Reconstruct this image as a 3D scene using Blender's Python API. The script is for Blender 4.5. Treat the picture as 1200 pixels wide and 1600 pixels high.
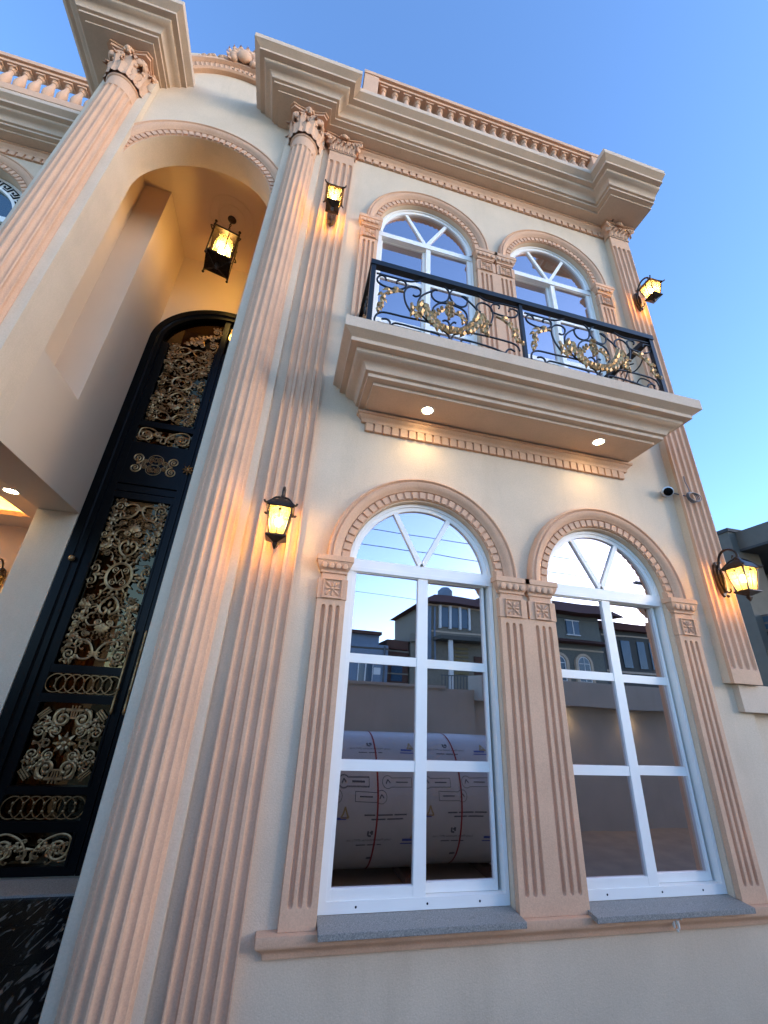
import bpy, bmesh, math, random
from mathutils import Vector, Matrix, geometry
from math import sin, cos, pi, radians, sqrt, atan2

random.seed(7)
S = bpy.context.scene
COL = S.collection
for o in list(bpy.data.objects):
    bpy.data.objects.remove(o, do_unlink=True)

# ------------------------------------------------------------------ camera
CAM_LOC = Vector((-0.5194, -3.2207, 1.6996))
YAW, PITCH, ROLL, FPX = 0.2213, 0.4249, 0.0558, 638.68
d_ = Vector((sin(YAW) * cos(PITCH), cos(YAW) * cos(PITCH), sin(PITCH)))
r_ = Vector((cos(YAW), -sin(YAW), 0.0))
u_ = r_.cross(d_)
R_ = r_ * cos(ROLL) + u_ * sin(ROLL)
U_ = -r_ * sin(ROLL) + u_ * cos(ROLL)
cd = bpy.data.cameras.new('camera')
cam = bpy.data.objects.new('camera', cd)
COL.objects.link(cam)
cam.matrix_world = Matrix(((R_.x, U_.x, -d_.x, CAM_LOC.x), (R_.y, U_.y, -d_.y, CAM_LOC.y),
                           (R_.z, U_.z, -d_.z, CAM_LOC.z), (0, 0, 0, 1)))
cd.sensor_fit = 'VERTICAL'
cd.sensor_height = 36.0
cd.lens = FPX / 1600.0 * 36.0
cd.clip_start = 0.05
cd.clip_end = 3000
S.camera = cam

# ------------------------------------------------------------------ sky, sun, exposure
SUN_EL, SUN_ROT = radians(12.5), radians(127)
W = bpy.data.worlds.new('World')
S.world = W
W.use_nodes = True
nt = W.node_tree
sky = nt.nodes.new('ShaderNodeTexSky')
sky.sky_type = 'NISHITA'
sky.sun_disc = False
sky.sun_elevation = SUN_EL
sky.sun_rotation = SUN_ROT
sky.air_density = 0.7
sky.dust_density = 0.42
sky.ozone_density = 3.7
bg = nt.nodes['Background']
nt.links.new(sky.outputs[0], bg.inputs[0])
bg.inputs[1].default_value = 0.12
sl = bpy.data.lights.new('sun', 'SUN')
sl.energy = 0.07
sl.angle = radians(8)
sl.color = (1.0, 0.68, 0.38)
sun = bpy.data.objects.new('sun', sl)
COL.objects.link(sun)
sd = Vector((sin(SUN_ROT) * cos(radians(13)), cos(SUN_ROT) * cos(radians(13)), sin(radians(13))))
sun.rotation_euler = (-sd).to_track_quat('-Z', 'Y').to_euler()
sun.location = (10, -20, 15)
S.view_settings.view_transform = 'Standard'
S.view_settings.look = 'None'
S.view_settings.gamma = 1.0
S.view_settings.use_curve_mapping = False
S.view_settings.exposure = 2.66
LANTERN_W, PENDANT_W, SPOT_W = 1.6, 2.7, 2.0

# ------------------------------------------------------------------ materials
def mat(name, col, rough=0.8, metal=0.0, noise=0.06, nscale=6.0, bump=0.0, bscale=120.0, bevel=0.0, spec=0.3, stain=0.0, grain=0.0):
    m = bpy.data.materials.new(name)
    m.use_nodes = True
    t = m.node_tree
    N, L = t.nodes, t.links
    p = N['Principled BSDF']
    p.inputs['Roughness'].default_value = rough
    p.inputs['Metallic'].default_value = metal
    p.inputs['Specular IOR Level'].default_value = spec
    tc = N.new('ShaderNodeTexCoord')
    nz = N.new('ShaderNodeTexNoise')
    nz.inputs['Scale'].default_value = nscale
    nz.inputs['Detail'].default_value = 5
    L.new(tc.outputs['Object'], nz.inputs['Vector'])
    rp = N.new('ShaderNodeValToRGB')
    rp.color_ramp.elements[0].position = 0.3
    rp.color_ramp.elements[1].position = 0.7
    a = [c * (1 - noise) for c in col]
    b = [min(1, c * (1 + noise)) for c in col]
    rp.color_ramp.elements[0].color = (*a, 1)
    rp.color_ramp.elements[1].color = (*b, 1)
    L.new(nz.outputs['Fac'], rp.inputs['Fac'])
    out = rp.outputs['Color']
    if stain > 0:
        mp = N.new('ShaderNodeMapping')
        mp.inputs['Scale'].default_value = (2.2, 2.2, 0.35)
        L.new(tc.outputs['Object'], mp.inputs['Vector'])
        n2 = N.new('ShaderNodeTexNoise')
        n2.inputs['Scale'].default_value = 1.6
        n2.inputs['Detail'].default_value = 8
        n2.inputs['Roughness'].default_value = 0.65
        L.new(mp.outputs[0], n2.inputs['Vector'])
        r2 = N.new('ShaderNodeValToRGB')
        r2.color_ramp.elements[0].position = 0.52
        r2.color_ramp.elements[1].position = 0.8
        r2.color_ramp.elements[0].color = (1, 1, 1, 1)
        r2.color_ramp.elements[1].color = (1 - stain, 1 - stain * 1.1, 1 - stain * 1.25, 1)
        L.new(n2.outputs['Fac'], r2.inputs['Fac'])
        mx = N.new('ShaderNodeMixRGB')
        mx.blend_type = 'MULTIPLY'
        mx.inputs[0].default_value = 1.0
        L.new(out, mx.inputs[1])
        L.new(r2.outputs[0], mx.inputs[2])
        out = mx.outputs[0]
    if grain > 0:      # fine speckle of the sprayed paint
        n4 = N.new('ShaderNodeTexNoise')
        n4.inputs['Scale'].default_value = 90
        n4.inputs['Detail'].default_value = 4
        n4.inputs['Roughness'].default_value = 0.8
        L.new(tc.outputs['Object'], n4.inputs['Vector'])
        r4 = N.new('ShaderNodeValToRGB')
        r4.color_ramp.elements[0].position = 0.35
        r4.color_ramp.elements[1].position = 0.65
        r4.color_ramp.elements[0].color = (1 - grain, 1 - grain, 1 - grain, 1)
        r4.color_ramp.elements[1].color = (1 + grain, 1 + grain, 1 + grain, 1)
        L.new(n4.outputs['Fac'], r4.inputs['Fac'])
        m4 = N.new('ShaderNodeMixRGB')
        m4.blend_type = 'MULTIPLY'
        m4.inputs[0].default_value = 1.0
        L.new(out, m4.inputs[1])
        L.new(r4.outputs[0], m4.inputs[2])
        out = m4.outputs[0]
    L.new(out, p.inputs['Base Color'])
    nrm = None
    if bevel > 0:
        bv = N.new('ShaderNodeBevel')
        bv.samples = 3
        bv.inputs['Radius'].default_value = bevel
        nrm = bv.outputs[0]
    if bump > 0:
        n3 = N.new('ShaderNodeTexNoise')
        n3.inputs['Scale'].default_value = bscale
        n3.inputs['Detail'].default_value = 3
        L.new(tc.outputs['Object'], n3.inputs['Vector'])
        bp = N.new('ShaderNodeBump')
        bp.inputs['Strength'].default_value = bump
        bp.inputs['Distance'].default_value = 0.004
        L.new(n3.outputs['Fac'], bp.inputs['Height'])
        if nrm:
            L.new(nrm, bp.inputs['Normal'])
        nrm = bp.outputs[0]
    if nrm:
        L.new(nrm, p.inputs['Normal'])
    return m

def emis(name, col, strength):
    m = bpy.data.materials.new(name)
    m.use_nodes = True
    t = m.node_tree
    t.nodes.remove(t.nodes['Principled BSDF'])
    e = t.nodes.new('ShaderNodeEmission')
    e.inputs[0].default_value = (*col, 1)
    e.inputs[1].default_value = strength
    t.links.new(e.outputs[0], t.nodes['Material Output'].inputs[0])
    return m

def glass_mirror(name, fac, tint, dark):
    """reflective coated glass: mostly mirror, the rest lets the dim room through"""
    m = bpy.data.materials.new(name)
    m.use_nodes = True
    t = m.node_tree
    N, L = t.nodes, t.links
    N.remove(N['Principled BSDF'])
    g = N.new('ShaderNodeBsdfGlossy')
    g.inputs['Color'].default_value = (*tint, 1)
    g.inputs['Roughness'].default_value = 0.0
    tr = N.new('ShaderNodeBsdfTransparent')
    tr.inputs['Color'].default_value = (*dark, 1)
    mx = N.new('ShaderNodeMixShader')
    mx.inputs[0].default_value = fac
    L.new(tr.outputs[0], mx.inputs[1])
    L.new(g.outputs[0], mx.inputs[2])
    L.new(mx.outputs[0], N['Material Output'].inputs[0])
    tc = N.new('ShaderNodeTexCoord')
    nz = N.new('ShaderNodeTexNoise')
    nz.inputs['Scale'].default_value = 1.3
    nz.inputs['Detail'].default_value = 1
    L.new(tc.outputs['Object'], nz.inputs['Vector'])
    bp = N.new('ShaderNodeBump')
    bp.inputs['Strength'].default_value = 0.05
    bp.inputs['Distance'].default_value = 0.03
    L.new(nz.outputs['Fac'], bp.inputs['Height'])
    L.new(bp.outputs[0], g.inputs['Normal'])
    return m

M = {}
M['cream'] = mat('cream_plaster', (0.665, 0.495, 0.335), 0.85, noise=0.05, nscale=2.6, bump=0.45, bscale=130, bevel=0.006, stain=0.11, grain=0.06)
M['cornice'] = mat('cornice_plaster', (0.64, 0.455, 0.31), 0.85, noise=0.05, nscale=3, bump=0.4, bscale=130, bevel=0.006, stain=0.12, grain=0.06)
M['pink'] = mat('pink_plaster', (0.655, 0.378, 0.225), 0.8, noise=0.06, nscale=3.5, bump=0.4, bscale=120, bevel=0.005, stain=0.12, grain=0.08)
M['hall'] = mat('hall_paint', (0.64, 0.48, 0.335), 0.85, noise=0.03, nscale=2, bump=0.18, bscale=150, bevel=0.004)
M['white'] = mat('white_aluminium', (0.84, 0.79, 0.71), 0.4, noise=0.02, nscale=5, bevel=0.003, spec=0.5)
M['granite'] = mat('grey_granite', (0.25, 0.225, 0.19), 0.5, noise=0.45, nscale=160, bevel=0.004, spec=0.5)
M['black'] = mat('black_lacquer', (0.0025, 0.0024, 0.0024), 0.3, noise=0.15, nscale=6, bevel=0.002, spec=0.12)
M['iron'] = mat('black_iron', (0.004, 0.004, 0.004), 0.4, noise=0.2, nscale=30, spec=0.4)
M['gold'] = mat('gilded_iron', (0.30, 0.172, 0.075), 0.36, metal=0.85, noise=0.35, nscale=25, bump=0.3, bscale=90)
M['gold_leaf'] = mat('gilded_leaf', (0.40, 0.235, 0.105), 0.4, metal=0.75, noise=0.35, nscale=30, bump=0.3, bscale=90)
M['bronze'] = mat('bronze_lantern', (0.045, 0.028, 0.018), 0.35, metal=0.5, noise=0.5, nscale=40, bump=0.3, bscale=90)
M['smoke'] = glass_mirror('smoked_glass', 0.15, (0.5, 0.38, 0.22), (0.25, 0.2, 0.14))
M['glass'] = glass_mirror('reflective_glass', 0.53, (1.0, 0.88, 0.91), (0.5, 0.48, 0.44))
M['wing_glass'] = glass_mirror('dark_glass', 0.22, (0.8, 0.95, 0.95), (0.3, 0.34, 0.34))
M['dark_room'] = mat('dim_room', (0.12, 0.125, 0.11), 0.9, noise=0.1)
M['lit'] = emis('lamp_glow', (1.0, 0.62, 0.22), 30)
M['spot'] = emis('spot_glow', (1.0, 0.84, 0.5), 14)
M['bulb'] = emis('bulb_glow', (1.0, 0.78, 0.42), 60)
M['cove'] = emis('cove_strip', (1.0, 0.6, 0.18), 25)
M['grey_house'] = mat('grey_paint', (0.115, 0.105, 0.085), 0.85, noise=0.05, bump=0.15)
M['dark_grey'] = mat('dark_grey_paint', (0.05, 0.048, 0.045), 0.8, noise=0.1)
M['paving'] = mat('paving', (0.36, 0.275, 0.195), 0.9, noise=0.12, nscale=3, bump=0.3, bscale=60)
M['taupe'] = mat('taupe_wall', (0.42, 0.38, 0.31), 0.88, noise=0.06, nscale=1.5, bump=0.2, stain=0.1)
M['film'] = mat('packing_film', (0.33, 0.33, 0.31), 0.34, noise=0.05, nscale=4, bump=0.3, bscale=14, spec=0.6)
M['print_dark'] = mat('print_dark', (0.085, 0.09, 0.095), 0.6)
M['print_blue'] = mat('print_blue', (0.06, 0.08, 0.24), 0.6)
M['print_gold'] = mat('print_gold', (0.26, 0.19, 0.08), 0.6)
M['strap'] = mat('red_strap', (0.22, 0.03, 0.025), 0.6)
M['blue_house'] = mat('blue_grey_paint', (0.22, 0.27, 0.32), 0.85, noise=0.06)
M['brown_house'] = mat('brown_paint', (0.12, 0.06, 0.04), 0.85, noise=0.1)
M['tan_house'] = mat('tan_paint', (0.26, 0.22, 0.16), 0.85, noise=0.08)
M['olive_house'] = mat('olive_paint', (0.20, 0.19, 0.15), 0.85, noise=0.08)
M['roof_tile'] = mat('roof_tile', (0.12, 0.045, 0.03), 0.8, noise=0.2, nscale=20)
M['far_glass'] = mat('far_glass', (0.05, 0.09, 0.13), 0.1, spec=0.8)
M['steel'] = mat('grey_steel', (0.12, 0.12, 0.12), 0.5, metal=0.5)
M['wire'] = mat('cable_black', (0.02, 0.02, 0.02), 0.6)
M['silver'] = mat('silver_housing', (0.55, 0.56, 0.58), 0.3, metal=0.6)
M['leaf'] = mat('plant_leaf', (0.05, 0.09, 0.03), 0.6)
M['clay'] = mat('clay_pot', (0.22, 0.11, 0.06), 0.8)

def marble(rot):
    m = bpy.data.materials.new('black_marble')
    m.use_nodes = True
    t = m.node_tree
    N, L = t.nodes, t.links
    p = N['Principled BSDF']
    p.inputs['Roughness'].default_value = 0.25
    p.inputs['Specular IOR Level'].default_value = 0.15
    tc = N.new('ShaderNodeTexCoord')
    mp = N.new('ShaderNodeMapping')
    mp.inputs['Rotation'].default_value = (0, 0, rot)
    mp.inputs['Scale'].default_value = (6.0, 1.2, 1.0)
    L.new(tc.outputs['Object'], mp.inputs[0])
    n = N.new('ShaderNodeTexNoise')
    n.inputs['Scale'].default_value = 2.4
    n.inputs['Detail'].default_value = 10
    n.inputs['Distortion'].default_value = 2.2
    L.new(mp.outputs[0], n.inputs['Vector'])
    r = N.new('ShaderNodeValToRGB')
    r.color_ramp.elements[0].position = 0.53
    r.color_ramp.elements[0].color = (0.004, 0.004, 0.004, 1)
    r.color_ramp.elements[1].position = 0.72
    r.color_ramp.elements[1].color = (0.13, 0.125, 0.105, 1)
    L.new(n.outputs['Fac'], r.inputs[0])
    L.new(r.outputs[0], p.inputs['Base Color'])
    return m
M['marble'] = marble(-0.75)
M['marble_b'] = marble(-0.35)

def lamp_glass():
    m = bpy.data.materials.new('lantern_glass')
    m.use_nodes = True
    t = m.node_tree
    N, L = t.nodes, t.links
    N.remove(N['Principled BSDF'])
    tr = N.new('ShaderNodeBsdfTransparent')
    tr.inputs[0].default_value = (1.0, 0.82, 0.45, 1)
    e = N.new('ShaderNodeBsdfTranslucent')
    e.inputs[0].default_value = (0.30, 0.215, 0.075, 1)
    mx = N.new('ShaderNodeMixShader')
    mx.inputs[0].default_value = 0.55
    L.new(tr.outputs[0], mx.inputs[1])
    L.new(e.outputs[0], mx.inputs[2])
    L.new(mx.outputs[0], N['Material Output'].inputs[0])
    return m
M['lampglass'] = lamp_glass()

# ------------------------------------------------------------------ mesh building
class MB:
    def __init__(s):
        s.v, s.f = [], []
    def add(s, verts, faces):
        n = len(s.v)
        s.v += [tuple(map(float, p)) for p in verts]
        s.f += [tuple(i + n for i in f) for f in faces]
        return s
    def box(s, x0, x1, y0, y1, z0, z1):
        return s.add([(x0, y0, z0), (x1, y0, z0), (x1, y1, z0), (x0, y1, z0), (x0, y0, z1), (x1, y0, z1), (x1, y1, z1), (x0, y1, z1)],
                     [(0, 3, 2, 1), (4, 5, 6, 7), (0, 1, 5, 4), (1, 2, 6, 5), (2, 3, 7, 6), (3, 0, 4, 7)])
    def quad(s, a, b, c, d):
        return s.add([a, b, c, d], [(0, 1, 2, 3)])
    def grid(s, rows, closed=False, caps=False):
        n, k = len(rows), len(rows[0])
        vs = [p for r in rows for p in r]
        fs = []
        for i in range(n - 1):
            for j in range(k if closed else k - 1):
                j2 = (j + 1) % k
                fs.append((i * k + j, i * k + j2, (i + 1) * k + j2, (i + 1) * k + j))
        if caps:
            fs.append(tuple(range(k - 1, -1, -1)))
            fs.append(tuple((n - 1) * k + j for j in range(k)))
        return s.add(vs, fs)
    def tube(s, pts, r, seg=6, taper=None, smooth=0, flat=None):
        pts = [Vector(p) for p in pts]
        if smooth:
            pts = catmull(pts, smooth)
        n = len(pts)
        rows = []
        up = None
        for i, p in enumerate(pts):
            t = (pts[min(i + 1, n - 1)] - pts[max(i - 1, 0)])
            if t.length < 1e-9:
                t = Vector((0, 0, 1))
            t.normalize()
            if up is None:
                up = Vector((0, 1, 0)) if abs(t.y) < 0.9 else Vector((1, 0, 0))
            a = (up - t * up.dot(t))
            if a.length < 1e-6:
                a = t.orthogonal()
            a.normalize()
            up = a
            b = t.cross(a)
            rr = r if taper is None else r * taper(i / max(1, n - 1))
            fl = 1.0 if flat is None else flat
            rows.append([p + (a * cos(2 * pi * k / seg) * fl + b * sin(2 * pi * k / seg)) * rr for k in range(seg)])
        return s.grid(rows, closed=True, caps=True)
    def lathe(s, prof, c=(0, 0, 0), seg=12, a0=0.0, caps=True):
        rows = []
        for r, z in prof:
            rows.append([(c[0] + r * cos(a0 + 2 * pi * k / seg), c[1] + r * sin(a0 + 2 * pi * k / seg), c[2] + z) for k in range(seg)])
        return s.grid(rows, closed=True, caps=caps)
    def ball(s, c, r, seg=8, sc=(1, 1, 1)):
        rows = []
        h = seg // 2 + 1
        for i in range(h + 1):
            a = pi * i / h
            rr = max(1e-4, sin(a))
            rows.append([(c[0] + r * sc[0] * rr * cos(2 * pi * k / seg), c[1] + r * sc[1] * rr * sin(2 * pi * k / seg), c[2] - r * sc[2] * cos(a)) for k in range(seg)])
        return s.grid(rows, closed=True, caps=True)
    def prism_y(s, poly, y0, y1):
        """polygon in (x,z), extruded from y0 to y1"""
        n = len(poly)
        vs = [(p[0], y0, p[1]) for p in poly] + [(p[0], y1, p[1]) for p in poly]
        tri = geometry.tessellate_polygon([[Vector((p[0], p[1], 0)) for p in poly]])
        fs = [tuple(t) for t in tri] + [tuple(i + n for i in reversed(t)) for t in tri]
        fs += [(i, (i + 1) % n, (i + 1) % n + n, i + n) for i in range(n)]
        return s.add(vs, fs)
    def prism_z(s, poly, z0, z1):
        n = len(poly)
        vs = [(p[0], p[1], z0) for p in poly] + [(p[0], p[1], z1) for p in poly]
        tri = geometry.tessellate_polygon([[Vector((p[0], p[1], 0)) for p in poly]])
        fs = [tuple(reversed(t)) for t in tri] + [tuple(i + n for i in t) for t in tri]
        fs += [(i, (i + 1) % n, (i + 1) % n + n, i + n) for i in range(n)]
        return s.add(vs, fs)
    def xform(s, M4):
        s.v = [tuple(M4 @ Vector(p)) for p in s.v]
        return s
    def mesh(s, name, material, sharp=35):
        me = bpy.data.meshes.new(name)
        me.from_pydata(s.v, [], s.f)
        bm = bmesh.new()
        bm.from_mesh(me)
        bmesh.ops.remove_doubles(bm, verts=bm.verts, dist=1e-5)
        bmesh.ops.recalc_face_normals(bm, faces=bm.faces)
        bm.to_mesh(me)
        bm.free()
        me.materials.append(material)
        if sharp:
            me.polygons.foreach_set('use_smooth', [True] * len(me.polygons))
            me.set_sharp_from_angle(angle=radians(sharp))
        me.update()
        return me
    def build(s, name, material, parent=None, sharp=35, loc=(0, 0, 0)):
        o = bpy.data.objects.new(name, s.mesh(name, material, sharp))
        COL.objects.link(o)
        o.location = loc
        if parent:
            o.parent = parent
        return o

def catmull(pts, k):
    out = []
    n = len(pts)
    for i in range(n - 1):
        p0, p1, p2, p3 = pts[max(i - 1, 0)], pts[i], pts[i + 1], pts[min(i + 2, n - 1)]
        for j in range(k):
            t = j / k
            out.append(0.5 * ((2 * p1) + (p2 - p0) * t + (2 * p0 - 5 * p1 + 4 * p2 - p3) * t * t + (3 * p1 - p0 - 3 * p2 + p3) * t ** 3))
    out.append(pts[-1])
    return out

def empty(name, loc=(0, 0, 0), parent=None):
    o = bpy.data.objects.new(name, None)
    COL.objects.link(o)
    o.location = loc
    o.empty_display_size = 0.2
    if parent:
        o.parent = parent
    return o

def tag(o, label=None, cat=None, group=None, kind=None):
    if label: o['label'] = label
    if cat: o['category'] = cat
    if group: o['group'] = group
    if kind: o['kind'] = kind
    return o

def inst(name, me, parent=None, loc=(0, 0, 0), rot=(0, 0, 0), sc=(1, 1, 1)):
    o = bpy.data.objects.new(name, me)
    COL.objects.link(o)
    o.location, o.rotation_euler, o.scale = loc, rot, sc
    if parent:
        o.parent = parent
    return o

def copy_tree(o, parent=None):
    c = o.copy()
    COL.objects.link(c)
    c.parent = parent
    for ch in list(o.children):
        copy_tree(ch, c)
    return c

def sweep(mb, path, prof):
    """sweep a (d,z) profile along a plan path; d goes to the right of travel"""
    P = [Vector((p[0], p[1])) for p in path]
    n = len(P)
    nr = []
    for i in range(n - 1):
        t = (P[i + 1] - P[i]).normalized()
        nr.append(Vector((t.y, -t.x)))
    offs = []
    for i in range(n):
        if i == 0:
            offs.append(nr[0])
        elif i == n - 1:
            offs.append(nr[-1])
        else:
            offs.append((nr[i - 1] + nr[i]) / (1 + nr[i - 1].dot(nr[i])))
    rows = [[(P[i].x + offs[i].x * d, P[i].y + offs[i].y * d, z) for d, z in prof] for i in range(n)]
    mb.grid(rows)
    k = len(prof)
    return mb

def arc_pts(xc, zc, r, a0, a1, n, rz=None):
    rz = rz or r
    return [(xc + r * cos(a0 + (a1 - a0) * i / n), zc + rz * sin(a0 + (a1 - a0) * i / n)) for i in range(n + 1)]

def arch_poly(xc, hw, z0, zs, r, n=28):
    return [(xc - hw, z0)] + [(p[0], p[1]) for p in arc_pts(xc, zs, r, pi, 0, n)] + [(xc + hw, z0)]

def wall_holes(mb, outer, holes, y0, y1, open_bottom=()):
    """wall slab in the XZ plane with holes and their reveals"""
    loops = [outer] + holes
    for y in (y0,):
        vs = []
        polys = []
        for lp in loops:
            polys.append([Vector((p[0], p[1], 0)) for p in lp])
            vs += [(p[0], y, p[1]) for p in lp]
        tri = geometry.tessellate_polygon(polys)
        mb.add(vs, [tuple(t) for t in tri])
    for lp in loops:
        n = len(lp)
        vs = [(p[0], y0, p[1]) for p in lp] + [(p[0], y1, p[1]) for p in lp]
        mb.add(vs, [(i, (i + 1) % n, (i + 1) % n + n, i + n) for i in range(n)])
    return mb

# ------------------------------------------------------------------ the house
GZ = -0.65          # street and forecourt level
house = empty('house', (1.4, 0.0, GZ))
tag(house, 'two storey cream villa with salmon pink columns, arched white windows and iron balcony', 'house')
HINV = Matrix.Translation((-1.4, 0.0, -GZ))
def hp(o):
    o.parent = house
    o.matrix_parent_inverse = HINV
    return o
def part(mb, name, m, sharp=35):
    return hp(mb.build(name, M[m], None, sharp))
def sub(mb, name, m, parent, sharp=35):
    return mb.build(name, M[m], parent, sharp)

YW = -0.08
W_X = (0.56, 2.342)
HW = 0.64
ZS_LO, ZS_UP = 2.67, 7.04

# main wall with four arched openings
holes = []
for xc in W_X:
    holes.append(arch_poly(xc, HW, 0.47, ZS_LO, HW))
    holes.append(arch_poly(xc, HW, 4.52, ZS_UP, HW))
mb = MB()
wall_holes(mb, [(-0.90, GZ), (3.66, GZ), (3.66, 8.80), (-0.90, 8.80)], holes, YW, 0.16)
mb.quad((3.66, 0.16, GZ), (3.66, 9, GZ), (3.66, 9, 8.8), (3.66, 0.16, 8.8))
part(mb, 'wall', 'cream')

# dim rooms behind the windows (floor, ceiling, three walls each)
def room(x0, x1, y0, y1, z0, z1, m, name='room'):
    b = MB()
    b.quad((x0, y1, z0), (x1, y1, z0), (x1, y1, z1), (x0, y1, z1))
    b.quad((x0, y0, z0), (x0, y1, z0), (x0, y1, z1), (x0, y0, z1))
    b.quad((x1, y0, z0), (x1, y1, z0), (x1, y1, z1), (x1, y0, z1))
    b.quad((x0, y0, z0), (x1, y0, z0), (x1, y1, z0), (x0, y1, z0))
    b.quad((x0, y0, z1), (x1, y0, z1), (x1, y1, z1), (x0, y1, z1))
    return part(b, name, m, 0)
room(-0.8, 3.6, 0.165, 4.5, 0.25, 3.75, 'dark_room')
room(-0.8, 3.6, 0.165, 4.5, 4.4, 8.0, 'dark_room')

# roof slab and body behind the facade
mb = MB()
mb.box(-3.6, 3.6, 1.9, 9.0, 8.30, 8.60)
mb.box(-9.0, -3.3, 1.4, 9.0, 8.30, 8.60)
part(mb, 'roof', 'cream')

# ---- portal: arched wall with curved gable
PX0, PX1, PXC = -2.970, -1.390, -2.180
PZS, PR = 6.90, .79           # spring line and radius of the portal arch
outer = [(-3.46, GZ), (PX0, GZ), (PX0, PZS)] + arc_pts(PXC, PZS, PR, pi, 0, 40)[1:-1] + [(PX1, PZS), (PX1, GZ), (-0.90, GZ), (-0.90, 8.8)]
outer += [(p[0], p[1]) for p in arc_pts(-2.15, 8.50, 1.25, 0.24, pi - 0.24, 30)] + [(-3.46, 8.8)]
mb = MB()
wall_holes(mb, outer, [], YW, 0.232)
part(mb, 'portal_wall', 'cream')

for x0, x1 in ((-1.367, -0.905), (-3.475, -2.969)):
    mb = MB()
    yb_ = .225 if x0 < -3 else YW
    mb.add([(x0, -0.15, GZ), (x1, -0.15, GZ), (x1, -0.15, 8.46), (x0, -0.15, 8.46), (x0, YW, GZ), (x1, yb_, GZ), (x1, yb_, 8.46), (x0, YW, 8.46)],
           [(0, 1, 2, 3), (1, 5, 6, 2), (4, 0, 3, 7)])
    part(mb, 'pier', 'cream')
# return wall of the projecting portal on the far side
mb = MB()
mb.quad((-3.475, YW, 3.4), (-3.475, 1.15, 3.4), (-3.475, 1.15, 8.8), (-3.475, YW, 8.8))
part(mb, 'return_wall', 'cream')

# ---- entrance hall (its parts and the door are scaled up about the camera)
HALL_K, HALL_LOC = 1.0492, (.0256, .1585, -.0836)
HXR, HX0 = -0.985, -2.855
def part_h(b, name, m, sharp=35):
    o = part(b, name, m, sharp)
    o.location, o.scale = HALL_LOC, (HALL_K,) * 3
    return o
mb = MB()
z0, z1 = 3.36, 7.85
mb.add([(HX0, .07, z0), (HX0, 1.70, z0), (HX0, 1.70, z1), (HX0, .76, z1), (HX0, .76, 4.277), (HX0, .07, 4.277)],
       [(0, 1, 4, 5), (1, 2, 3, 4)])
mb.quad((HX0, .76, 4.277), (HX0 - .33, .76, 4.277), (HX0 - .33, .76, z1), (HX0, .76, z1))
mb.quad((HX0 - .33, .07, 4.277), (HX0 - .33, .76, 4.277), (HX0 - .33, .76, z1), (HX0 - .33, .07, z1))
mb.quad((HX0, .07, 4.277), (HX0, .76, 4.277), (HX0 - .40, .76, 4.277), (HX0 - .40, .07, 4.277))
mb.quad((HX0, .07, z0), (HX0, 1.70, z0), (HX0 - .40, 1.70, z0), (HX0 - .40, .07, z0))
mb.quad((HX0 - .40, .07, z0), (HX0 - .40, 1.70, z0), (HX0 - .40, 1.70, 3.52), (HX0 - .40, .07, 3.52))
part_h(mb, 'hall_side_wall', 'hall')
mb = MB()
mb.quad((HXR, .07, .15), (HXR, 1.70, .15), (HXR, 1.70, z1), (HXR, .07, z1))
mb.quad((-1.335, .07, .15), (HXR, .07, .15), (HXR, .07, z1), (-1.335, .07, z1))
part_h(mb, 'hall_inner_wall', 'hall')
mb = MB()
mb.quad((HX0, 1.70, .15), (HXR, 1.70, .15), (HXR, 1.70, z1), (HX0, 1.70, z1))
part_h(mb, 'hall_end_wall', 'hall')
mb = MB()
mb.box(HX0 - .5, HXR + .1, .07, 1.78, z1, z1 + .1)
ceil = part_h(mb, 'hall_ceiling', 'hall')
mb = MB()
for r0, r1, h in ((.315, .285, .008), (.2, .17, .007), (.1, .02, .01)):
    mb.lathe([(r1, 0), (r1, -h * .7), ((r0 + r1) / 2, -h), (r0, -h * .6), (r0, 0)], (-2.08, .90, z1 - .001), 48, caps=False)
sub(mb, 'ceiling_rose', 'hall', ceil)
# door side pier beside the porch room
mb = MB()
mb.box(HX0 - .40, HX0 - .004, 1.57, 1.82, .12, 3.358)
part_h(mb, 'door_pier', 'cream')

# porch room on the left of the hall, seen through the side opening
mb = MB()
mb.quad((-9, 2.82, .15), (-3.25, 2.82, .15), (-3.25, 2.82, 3.9), (-9, 2.82, 3.9))
mb.quad((-3.255, 1.82, .15), (-3.255, 2.82, .15), (-3.255, 2.82, 3.5), (-3.255, 1.82, 3.5))
part_h(mb, 'porch_wall', 'hall', 0)
mb = MB()
mb.box(-3.74, -3.256, -.05, 2.82, 3.50, 3.56)
mb.box(-9, -3.74, 2.36, 2.82, 3.50, 3.56)
mb.box(-9, -3.74, -.05, .5, 3.50, 3.56)
mb.box(-9, -3.256, -.05, 2.82, 3.86, 3.92)
mb.box(-3.66, -3.60, .5, 2.4, 3.56, 3.62)
part_h(mb, 'porch_ceiling', 'hall')
mb = MB()
mb.box(-3.595, -3.57, .55, 2.3, 3.565, 3.60)
mb.box(-8.5, -3.8, 2.50, 2.525, 3.565, 3.60)
part_h(mb, 'cove_light', 'cove')

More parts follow.
